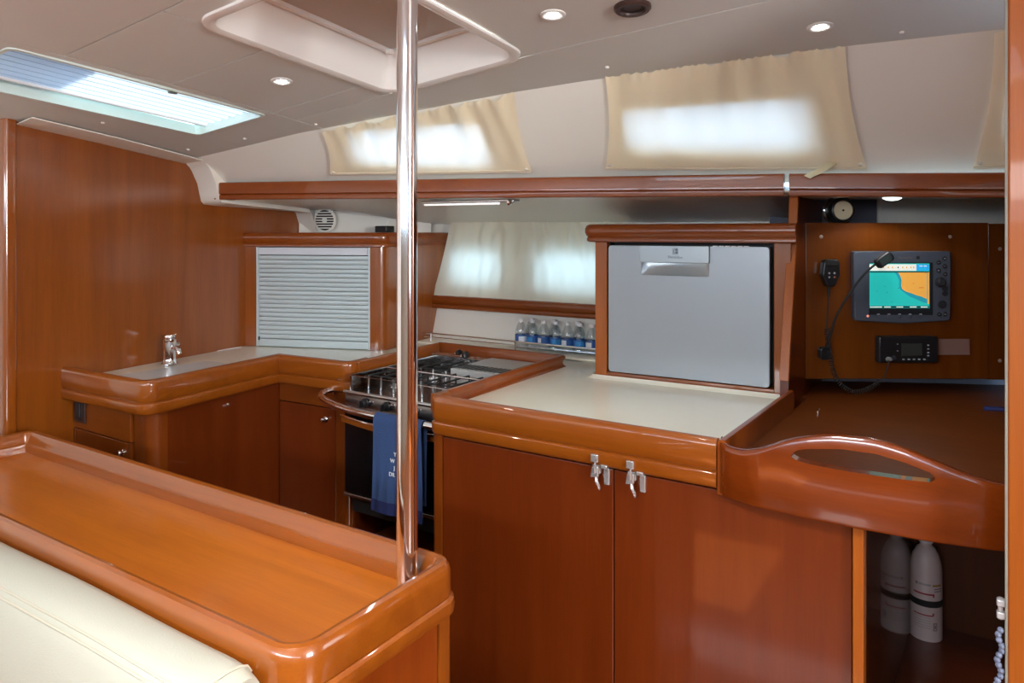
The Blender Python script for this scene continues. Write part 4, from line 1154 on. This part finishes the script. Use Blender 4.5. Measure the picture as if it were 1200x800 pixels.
MB(FN).lathe([(.017, 0), (.017, .003), (.013, .004), (.013, .013), (.010, .016), (0, .016)], 24, (.430, -.0235, 1.277), (0, -1, 0)).out('rotary_knob', KEY, pl)
for b in (1.256, 1.240): MB(FN).lathe([(.009, 0), (.009, .003), (0, .004)], 16, (.446, -.0235, b), (0, -1, 0)).out('range_key', KEY, pl)
MB(FN).lathe([(.014, 0), (.014, .003), (.011, .004), (.0105, .0025), (.006, .0025), (.005, .005), (0, .005)], 20, (.437, -.0235, 1.204), (0, -1, 0)).out('cursor_pad', KEY, pl)
boxl(FN, (px0 + .002, -.0248, 1.215), (px0 + .040, -.0235, 1.337), 'card_door', GREYB, pl, .001)

# radio
vh = thing('marine_radio', 'small black marine radio below the plotter', 'radio', FN @ Vector((.32, -.02, 1.012)))
boxl(FN, (.227, -.032, 1.013), (.422, .0, 1.100), 'case', BLACK, vh, .006)
boxl(FN, (.300, -.0335, 1.036), (.368, -.031, 1.078), 'display', LCD, vh, .002)
for k in range(5): boxl(FN, (.303 + .017 * k, -.0345, 1.024), (.310 + .017 * k, -.0315, 1.028), 'key', KEYL, vh, .0005)
for b in (1.070, 1.058, 1.046, 1.036): boxl(FN, (.384, -.0345, b), (.390, -.0315, b + .004), 'key', KEYL, vh, .0005)
for b in (1.074, 1.052): boxl(FN, (.285, -.0345, b), (.289, -.0315, b + .003), 'key', KEYL, vh, .0005)
for k in range(6): boxl(FN, (.236, -.0335, 1.050 + .006 * k), (.270, -.0315, 1.052 + .006 * k), 'speaker_slot', DARK, vh, 0)
MB(FN).lathe([(.008, 0), (.007, .010), (.005, .016), (0, .018)], 16, (.256, -.032, 1.026), (.1, -1, .2)).out('plug', plain('grey_plug', (.25, .25, .25), .4), vh)
MB(FN).lathe([(.007, 0), (.007, .006), (0, .008)], 14, (.274, -.032, 1.031), (0, -1, 0)).out('squelch_knob', KEY, vh)

tag(MB(FN).box((.425, -.003, 1.035), (.542, .0, 1.088)).out('plaque', PINKP, bevel=.001), 'blank pinkish plaque on the instrument panel right of the radio', 'plaque')

# fist microphone with coiled lead
mc = thing('radio_microphone', 'black fist microphone with four small keys clipped to the panel, its coiled lead hanging', 'microphone', FN @ Vector((.07, -.03, 1.262)))
mo = fillet([(.056, 1.262), (.082, 1.262), (.099, 1.300), (.097, 1.350), (.046, 1.350), (.040, 1.300)], {0: .010, 1: .010, 2: .02, 3: .012, 4: .012, 5: .02, 'closed': True}, 5)
MB(FN).prism(mo, 0, .030, lambda a, b, c: (a, -.038 + c, b)).out('body', BLACK, mc, bevel=.005, seg=3)
boxl(FN, (.050, -.041, 1.330), (.092, -.020, 1.352), 'top_cap', BLACKM, mc, .004)
for a, b, m_ in ((.062, 1.307, KEYL), (.079, 1.307, KEYL), (.062, 1.294, KEYL), (.079, 1.294, plain('orange_key', (.6, .2, .12), .5))):
    MB(FN).lathe([(.0032, 0), (.0032, .0015), (0, .002)], 10, (a, -.038, b), (0, -1, 0)).out('key', m_, mc)
MB(FN).tube([(.069, -.022, 1.264), (.067, -.022, 1.245), (.066, -.022, 1.228)], [.0055, .005, .004], 10).out('strain_relief', BLACKM, mc)
# straight part, coil, straight part to the plug
path = []
ctrl = [(.066, -.022, 1.23), (.062, -.024, 1.17), (.058, -.028, 1.13), (.060, -.030, 1.09), (.068, -.030, 1.04), (.078, -.032, .985), (.100, -.036, .945), (.140, -.040, .922), (.185, -.042, .932), (.222, -.042, .955)]
def catmull(P, per=12):
    P = [Vector(p) for p in P]; out = []
    for i in range(len(P) - 1):
        a = P[max(i - 1, 0)]; b = P[i]; c = P[i + 1]; d = P[min(i + 2, len(P) - 1)]
        for k in range(per):
            t = k / per
            out.append(.5 * ((2 * b) + (-a + c) * t + (2 * a - 5 * b + 4 * c - d) * t * t + (-a + 3 * b - 3 * c + d) * t ** 3))
    out.append(P[-1]); return out
cl_ = catmull(ctrl, 12)
MB(FN).tube(cl_[:26], .0022, 8).out('lead', BLACKM, mc)
core = cl_[25:]
fine = catmull(core, 10)
L_ = 0; coil = []
lens = [0]
for i in range(1, len(fine)): lens.append(lens[-1] + (fine[i] - fine[i - 1]).length)
pitch = .0074; total = lens[-1]; nturn = total / pitch; NN = int(nturn * 9)
j = 0
for k in range(NN + 1):
    s_ = total * k / NN
    while j < len(lens) - 2 and lens[j + 1] < s_: j += 1
    p_ = fine[j].lerp(fine[j + 1], (s_ - lens[j]) / max(1e-9, lens[j + 1] - lens[j]))
    t_ = (fine[j + 1] - fine[j]).normalized(); a_ = t_.cross(Vector((0, 1, 0))).normalized(); b_ = t_.cross(a_)
    q = 2 * PI * k / 9
    coil.append(p_ + (a_ * math.cos(q) + b_ * math.sin(q)) * .0066)
MB(FN).tube(coil, .0017, 5).out('coiled_lead', BLACKM, mc)
MB(FN).tube(catmull([(.222, -.042, .955), (.238, -.044, .972), (.246, -.046, 1.000), (.254, -.046, 1.024)], 8), .0022, 8).out('lead', BLACKM, mc)

# gooseneck lamp
gl = thing('gooseneck_lamp', 'black gooseneck reading lamp bending across the plotter', 'lamp', FN @ Vector((.052, -.02, 1.03)))
MB(FN).prism(rrect(.038, 1.022, .074, 1.064, .012), 0, .026, lambda a, b, c: (a, -.026 + c, b)).out('base', BLACK, gl, bevel=.004)
MB(FN).tube(catmull([(.060, -.024, 1.062), (.066, -.034, 1.10), (.078, -.046, 1.16), (.100, -.055, 1.21), (.130, -.062, 1.262), (.168, -.068, 1.312), (.200, -.070, 1.340)], 8), .0036, 10).out('gooseneck', BLACKM, gl)
hd = Matrix.Translation((.222, -.072, 1.352)) @ Matrix.Rotation(-.62, 4, 'Y')
mb = MB(FN @ hd); mb.prism(rrect(-.030, -.017, .030, .017, .010), 0, .022, lambda a, b, c: (a, -.011 + c, b)); mb.out('lamp_head', BLACK, gl, bevel=.005)
mb = MB(FN @ hd); mb.prism(rrect(-.020, -.011, .020, .011, .006), 0, .002, lambda a, b, c: (a, -.0135 + c, b)); mb.out('lens', plain('lamp_lens_dark', (.04, .06, .06), .15), gl)

# round dial above the panel
cx_ = FN @ Vector((.132, .02, 1.513))
dn = Vector((FN[0][1] * -1, FN[1][1] * -1, 0))
dl = thing('round_instrument', 'round cream-faced instrument in a black ring on top of the instrument panel', 'instrument', FN @ Vector((.132, .02, 1.473)))
MB().lathe([(.041, -.03), (.041, .0), (.038, .006), (.033, .008), (.031, .004)], 36, cx_, dn).out('case', BLACK, dl)
MB().lathe([(.0335, -.002), (.032, .0045), (0, .005)], 32, cx_, dn).out('dial', CREAMD, dl)
MB().lathe([(.004, .004), (.003, .008), (0, .009)], 12, cx_, dn).out('hub', BROWN, dl)
MB().lathe([(.052, -.034), (.052, -.028), (.048, -.026), (.046, -.03)], 36, cx_, dn).out('clear_rim', SMOKE, dl)

# dome light under the short shelf
dm = Vector((-.230, 2.53, 1.556))
dml = thing('dome_light', 'small lit dome light under the shelf above the chart plotter', 'lamp', dm)
MB().lathe([(.036, -.006), (.036, .006), (.030, .008)], 28, dm, (0, 0, -1)).out('base', LCOVER, dml)
MB().lathe([(.029, .006), (.026, .012), (.016, .017), (0, .019)], 28, dm, (0, 0, -1)).out('lens', plain('dome_lens_lit', (1, 1, 1), .4, emis=(.85, 1, .98), estr=2.5), dml)
dmd = bpy.data.lights.new('dome_glow', 'SPOT'); dmd.energy = 1.6; dmd.spot_size = math.radians(140); dmd.shadow_soft_size = .025
dmo = bpy.data.objects.new('dome_glow', dmd); C.objects.link(dmo); dmo.parent = dml; dmo.location = (0, 0, -.03)

tag(MB().hexa([(.005, 2.60, .9055), (.075, 2.62, .9055), (.075, 2.66, .9055), (.005, 2.64, .9055), (.01, 2.605, .914), (.075, 2.625, .914), (.075, 2.655, .914), (.01, 2.635, .914)]).out('folded_pouch', BLUEC, bevel=.003), 'small dark blue folded pouch at the right end of the chart table', 'pouch')

# ---------------------------------------------------------------- right-hand post
structure(MB().prism(fillet([(.0405, 1.60), (.0405, 1.545), (.135, 1.545), (.135, 1.60)], {1: .004}, 3), 0, 1.925).out('trim_8', wood('cherry_post_lit', 'z', 1.35, .4, .15)))  # strong light on the post put into its brighter tint
structure(MB().box((.135, 1.56, 0), (2.87, 1.585, 1.99)).out('wall_partition', WZ))
structure(MB().box((.0368, 1.556, 0), (.0405, 1.585, 1.925)).out('trim_9', CREAMV))
CATCH = plain('satin_catch', (.52, .53, .54), .35, .3)
pl_ = thing('locker_catch', 'chrome catch on the edge of the wooden post', 'catch', (.034, 1.56, .77))
MB().box((.024, 1.552, .776), (.037, 1.566, .788)).out('catch_plate', CATCH, pl_, bevel=.002)
MB().box((.024, 1.552, .754), (.037, 1.566, .766)).out('catch_plate', CATCH, pl_, bevel=.002)
MB().tube([(.030, 1.559, .752), (.030, 1.559, .79)], .004, 8).out('catch_pin', CATCH, pl_)
mb = MB()
for k in range(14): mb.lathe([(0, -.006), (.004, -.004), (.0055, 0), (.004, .004), (0, .006)], 8, (.030 - .0035 * math.sin(k * 1.3) - .004 * (k / 14), 1.553, .735 - .009 * k))
tag(mb.out('cord', SPECK), 'speckled blue and white cord hanging beside the wooden post', 'cord')

# ---------------------------------------------------------------- stove
st = thing('gas_stove', 'stainless steel gimballed gas stove with black oven door', 'stove', (-1.65, 2.1, .45))
SXL, SXR, SF_ = -1.918, -1.385, 1.868
boxl(None, (SXL + .006, SF_ + .03, .50), (SXR - .006, 2.40, .862), 'body', STEELD, st, .003)
boxl(None, (SXL, SF_ - .004, .862), (SXR, 2.45, .874), 'hob_deck', STEELD, st, .003)
cpn = MB().hexa([(SXL, SF_ - .004, .812), (SXR, SF_ - .004, .812), (SXR, SF_ + .03, .812), (SXL, SF_ + .03, .812), (SXL, SF_ + .004, .868), (SXR, SF_ + .004, .868), (SXR, SF_ + .03, .868), (SXL, SF_ + .03, .868)]).out('control_panel', STEELD, st, bevel=.003)
MB().tube([(SXL, SF_ - .001, .870), (SXR, SF_ - .001, .870)], .007, 12).out('front_edge', STEEL, st)
for x in (-1.815, -1.715, -1.60, -1.475):
    kb = MB().lathe([(.017, 0), (.017, .003), (.014, .005), (.0135, .016), (.011, .020), (0, .020)], 22, (x, SF_ - .002, .841), (0, -1, 0)).out('control_knob', BLACK, cpn)
    MB().hexa([(x - .003, SF_ - .032, .829), (x + .003, SF_ - .032, .829), (x + .003, SF_ - .016, .829), (x - .003, SF_ - .016, .829), (x - .003, SF_ - .032, .853), (x + .003, SF_ - .032, .853), (x + .003, SF_ - .016, .853), (x - .003, SF_ - .016, .853)]).out('knob_grip', BLACK, kb, bevel=.001)
    for s_ in (-1, 1): MB().lathe([(.006, 0), (.006, .004), (0, .005)], 10, (x + s_ * .024, SF_ - .002, .841 + .006 * s_), (0, -1, 0)).out('knob_mark', CHROME, cpn)
od = boxl(None, (SXL, SF_ - .002, .512), (SXR, SF_ + .03, .803), 'oven_door', GLASSB, st, .004)
boxl(None, (SXL, SF_ - .006, .498), (SXR, SF_ + .02, .510), 'lower_trim', STEEL, st, .002)
boxl(None, (SXL + .02, SF_ + .02, .44), (SXR - .02, 2.3, .498), 'underbody', DARK, st, 0)
# bowed wood strip with chrome trim below the crash bar
hp = [(-1.918 + .533 * k / 16, SF_ - .018 - .040 * math.sin(PI * k / 16), .778 - .002 * k / 16) for k in range(17)]
mb = MB(); vs = []
for x, y, z in hp: vs += [(x, y, z - .012), (x, y + .012, z - .012), (x, y + .012, z + .007), (x, y, z + .007)]
mb.add(vs, [(4 * i + k, 4 * i + 4 + k, 4 * i + 4 + (k + 1) % 4, 4 * i + (k + 1) % 4) for i in range(16) for k in range(4)] + [(0, 1, 2, 3), (64, 65, 66, 67)])
mb.out('bowed_wood_strip', WX, od, bevel=.002)
MB().tube([(p[0], p[1] - .002, p[2] + .011) for p in hp], .004, 8).out('handle_trim', CHROME, od)
# hob fiddle rail
zr = .925
fr_ = [(SXL + .012, SF_ + .02, zr), (SXR - .012, SF_ + .02, zr), (SXR - .012, 2.40, zr), (SXL + .012, 2.40, zr)]
MB().tube(fr_, .0035, 8, closed=True).out('hob_fiddle', CHROME, st)
for p in fr_: MB().tube([(p[0], p[1], .872), p], .0045, 8).out('fiddle_post', CHROME, st)
MB().tube([(SXL + .012, SF_ + .20, zr), (SXR - .012, SF_ + .20, zr)], .003, 8).out('fiddle_bar', CHROME, st)
mb = MB().add([(SXL + .012, SF_ + .02, .875), (SXL + .012, 2.40, .875), (SXL + .012, 2.40, zr), (SXL + .012, SF_ + .02, zr)], [(0, 1, 2, 3)])
mb.out('splash_guard', SMOKE, st, solid=.003)
# burners
gp = None
def burner(x, y, r):
    b = MB().lathe([(r * 1.25, .874), (r * 1.2, .879), (r, .880), (r, .888), (r * .9, .891)], 26, (x, y, 0)).out('burner', STEEL, st)
    MB().lathe([(r * .95, .891), (r * .95, .896), (r * .8, .899), (0, .900)], 26, (x, y, 0)).out('burner_cap', BLACK, b)
for x, y, r in ((-1.79, 2.03, .038), (-1.52, 2.03, .030), (-1.79, 2.22, .028), (-1.55, 2.11, .020)): burner(x, y, r)
# pan supports, one wire per part
def wire(pts, r=.0034):
    o = MB().tube(pts, r, 8).out('pan_support_wire', BLACKM, st)
    if len(pts) == 4: MB().tube([pts[0], pts[1]], r * 1.15, 8).out('wire_foot', STEEL, o)
    return o
for x0_ in (-1.89, -1.64):
    for k in range(4):
        x = x0_ + .03 + .06 * k
        wire([(x, 1.93, .876), (x, 1.93, .922), (x, 2.12, .922), (x, 2.12, .876)])
        if x0_ < -1.7: wire([(x, 2.15, .876), (x, 2.15, .922), (x, 2.34, .922), (x, 2.34, .876)])
    for y in ((1.955, 2.095, 2.175, 2.315) if x0_ < -1.7 else (1.955, 2.095)): wire([(x0_ + .01, y, .9175), (x0_ + .23, y, .9175)])
# vented back strip: dark slots in a pale tray
vt = boxl(None, (-1.67, 2.165, .876), (SXR - .012, 2.44, .930), 'vent_tray', plain('pale_vent_steel', (.50, .51, .50), .35, .2), st, .002)
for k in range(13):
    MB().hexa([(-1.675 + .020 * k, 2.185, .9302), (-1.661 + .020 * k, 2.185, .9302), (-1.659 + .020 * k, 2.265, .9302), (-1.673 + .020 * k, 2.265, .9302),
               (-1.675 + .020 * k, 2.185, .9310), (-1.661 + .020 * k, 2.185, .9310), (-1.659 + .020 * k, 2.265, .9310), (-1.673 + .020 * k, 2.265, .9310)]).out('vent_slot', DARK, vt)
boxl(None, (SXL + .004, 2.375, .876), (-1.672, 2.44, .930), 'back_step', STEEL, st, .003)
# pot clamps with black knobs
for y, s_ in ((2.385, 0), (2.36, .050)):
    cl2 = MB().tube([(-1.90, y - .02, .940), (-1.795 + s_, y - .02, .943)], .0035, 8).out('pot_clamp', CHROME, st)
    MB().lathe([(.008, 0), (.008, .02), (.006, .022)], 12, (-1.80 + s_, y - .02, .943), (1, 0, 0)).out('clamp_collar', CHROME, cl2)
    MB().lathe([(.006, 0), (.014, .003), (.016, .009), (.014, .016), (.007, .019), (0, .019)], 18, (-1.785 + s_, y - .02, .947), (.8, -.3, .3)).out('clamp_knob', BLACK, cl2)

# crash bar in front of the stove
cbp = catmull([(-2.018, 1.925, .855), (-2.030, 1.88, .852), (-2.015, 1.845, .846), (-1.955, 1.812, .842), (-1.86, 1.785, .838), (-1.74, 1.768, .836), (-1.62, 1.762, .836), (-1.50, 1.765, .836), (-1.40, 1.762, .836), (-1.362, 1.745, .836), (-1.356, 1.71, .836)], 6)
cr = thing('crash_bar', 'bowed stainless crash bar in front of the oven', 'rail', (-1.7, 1.8, .83))
MB().tube(cbp, .0125, 16).out('bar', CHROME, cr)
MB().lathe([(.018, 0), (.018, .004), (.013, .008)], 18, (-2.018, 1.912, .855), (0, -1, 0)).out('flange', CHROME, cr)
MB().lathe([(.018, 0), (.018, .004), (.013, .008)], 18, (-1.3535, 1.70, .836), (-1, 0, 0)).out('flange', CHROME, cr)

# towel over the bar
tw = thing('towel', 'navy blue towel with white letters hanging over the crash bar', 'towel', (-1.57, 1.76, .50))
def barxy(x):
    best = min(cbp, key=lambda p: abs(p.x - x) + (10 if p.y > 1.80 and x > -1.7 else 0)); return best.y, best.z
def twp(u, v):
    x = -1.665 + .200 * u + .004 * math.sin(v * 5)
    yb3, zb3 = 1.764, .836
    Lf, R_ = .300, .0150
    # v 0 front bottom -> over the bar -> back bottom
    tot = Lf + PI * R_ + .26; s_ = v * tot
    wv = .003 * math.sin(u * 14 + 1) + .002 * math.sin(u * 31)
    if s_ < Lf: return (x + .004 * (1 - s_ / Lf) * (u - .5) * 4, yb3 - R_ + wv * (1 - s_ / Lf) - .003, zb3 - Lf + s_)
    if s_ < Lf + PI * R_:
        q = (s_ - Lf) / R_
        return (x, yb3 - R_ * math.cos(q), zb3 + R_ * math.sin(q))
    return (x, yb3 + R_, zb3 - (s_ - Lf - PI * R_))
MB().grid(30, 60, twp).out('cloth', NAVY, tw, solid=.003, soff=0, angle=80)
MB().grid(30, 2, lambda u, v: (twp(u, v * .065)[0], twp(u, v * .065)[1] - .002, twp(u, v * .065)[2] - .002)).out('hem_band', NAVY2, tw, solid=.003, soff=0, angle=80)
for tx_, z_, s_ in (('Y', .727, .018), ('W', .705, .018), ('J', .683, .018), ('DR', .661, .018)):
    M_ = Matrix.Translation({'Y': (-1.571, 1.7425, z_), 'W': (-1.586, 1.7425, z_), 'J': (-1.571, 1.7425, z_), 'DR': (-1.592, 1.7425, z_)}[tx_])
    text(tx_, s_, M_, 'lettering', LETTER, tw, .0006, 'LEFT')

# recess floor under the stove
structure(MB().box((-1.96, 1.95, .26), (-1.345, 2.6, .285)).out('trim_10', WX))
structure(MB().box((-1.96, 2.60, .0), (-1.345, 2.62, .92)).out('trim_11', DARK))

# ---------------------------------------------------------------- console with tray top
cn = thing('console', 'long low cherry console with a raised tray top, in front of the galley', 'console', (-1.7, .94, 0))
CX0, CX1, CY0, CY1 = -2.60, -.862, .738, 1.152
loopc = fillet([(CX0, CY0), (CX1, CY0), (CX1, CY1), (CX0, CY1)], {0: .05, 1: .065, 2: .05, 3: .05, 'closed': True}, 10)
RP = [(.0, .700), (.006, .704), (.008, .716), (.006, .728), (.001, .733), (-.002, .7345), (.0, .736), (.0, .742), (.0, .778), (-.003, .790), (-.009, .798), (-.017, .8005), (-.026, .798), (-.031, .790), (-.034, .778), (-.039, .768), (-.044, .765), (-.0455, .757), (-.046, .738), (-.046, .700)]
# outward must be the right-hand side: run the loop counter-clockwise
MB().sweep(loopc, RP, closed=True).out('tray_rim', WXR if False else WX, cn, angle=30)
MB().prism(fillet([(CX0 + .04, CY0 + .04), (CX1 - .04, CY0 + .04), (CX1 - .04, CY1 - .04), (CX0 + .04, CY1 - .04)], {0: .02, 1: .03, 2: .02, 3: .02, 'closed': True}, 5), .715, .740).out('tray_floor', WTOP, cn)
MB().prism([(CX0 + .03, CY0 + .03), (CX1 - .022, CY0 + .03), (CX1 - .022, CY1 - .022), (CX0 + .03, CY1 - .022)], .0, .712).out('carcass', WZD, cn)
# end panel: stiles and door facing the camera side
boxl(None, (CX1 - .024, CY0 + .035, .06), (CX1 - .006, CY0 + .062, .700), 'end_stile', WL, cn, .002)
MB().prism(fillet([(CX1 - .06, CY1 - .012), (CX1 - .008, CY1 - .012), (CX1 - .008, CY1 - .058), (CX1 - .06, CY1 - .058)], {1: .02}, 6), 0, .702).out('corner_post', WZ, cn)
boxl(None, (CX1 - .024, CY0 + .064, .06), (CX1 - .012, CY1 - .060, .695), 'end_door', wood('cherry_red_panel', 'z', .95, .3, .6, 1.35), cn, .001)

# chrome pole
po_ = thing('support_pole', 'polished chrome support pole rising from the console tray to the ceiling', 'pole', (-.987, 1.088, .74))
pcx, pcy = -.941, 1.082
MB().tube([(pcx, pcy, .74), (pcx, pcy, 1.25), (pcx, pcy, zc(pcx, pcy) + .02)], .0205, 40).out('tube', CHROME, po_, angle=60)
MB().lathe([(.0225, .7401), (.0225, .743), (.0208, .745)], 32, (pcx, pcy, 0)).out('base_ring', STEEL, po_)

# settee back cushion
sc_ = thing('settee_cushion', 'cream leather settee back cushion with twin piped seams along the console', 'cushion', (-1.75, .66, .3))
def cush(i, n, x):   # section
    pass
prof = [(.733, .30), (.733, .758), (.726, .770), (.712, .776), (.690, .778), (.660, .776), (.640, .769), (.628, .757), (.618, .735), (.606, .69), (.598, .62), (.596, .50), (.600, .30)]
N = 60; vs = []; xs_ = [-2.55 + (1.62) * i / N for i in range(N + 1)]
for i, x in enumerate(xs_):
    e = min((i) / 3.0, (N - i) / 3.0, 1.0); sh = math.sqrt(max(0, 1 - (1 - e) ** 2))
    sh = .35 + .65 * sh if e < 1 else 1
    for y, z in prof:
        yc_, zc2 = .668, .5
        w1 = .0022 * math.sin(x * 9 + y * 20)
        vs.append((x, yc_ + (y - yc_) * (.9 + .1 * sh), z - (1 - sh) * .016 + w1 * (z > .7)))
m = len(prof)
fs = [(i * m + k, (i + 1) * m + k, (i + 1) * m + (k + 1) % m, i * m + (k + 1) % m) for i in range(N) for k in range(m)]
fs += [list(range(m)), list(range(N * m, (N + 1) * m))]
cu_ = MB().add(vs, fs).out('cushion_body', CREAMV, sc_, angle=60)
seam = plain('seam_piping', (.52, .48, .38), .6)
for yy_, zz_ in ((.6355, .7665), (.6270, .7570)):
    MB().tube([(x, yy_, zz_ + .0022 * math.sin(x * 9 + yy_ * 20)) for x in xs_[2:-2]], .0022, 6).out('seam', seam, sc_)
MB().tube([(xs_[-2] + .0, y, z - .003) for y, z in prof[1:-2]], .0024, 6).out('end_seam', seam, sc_)
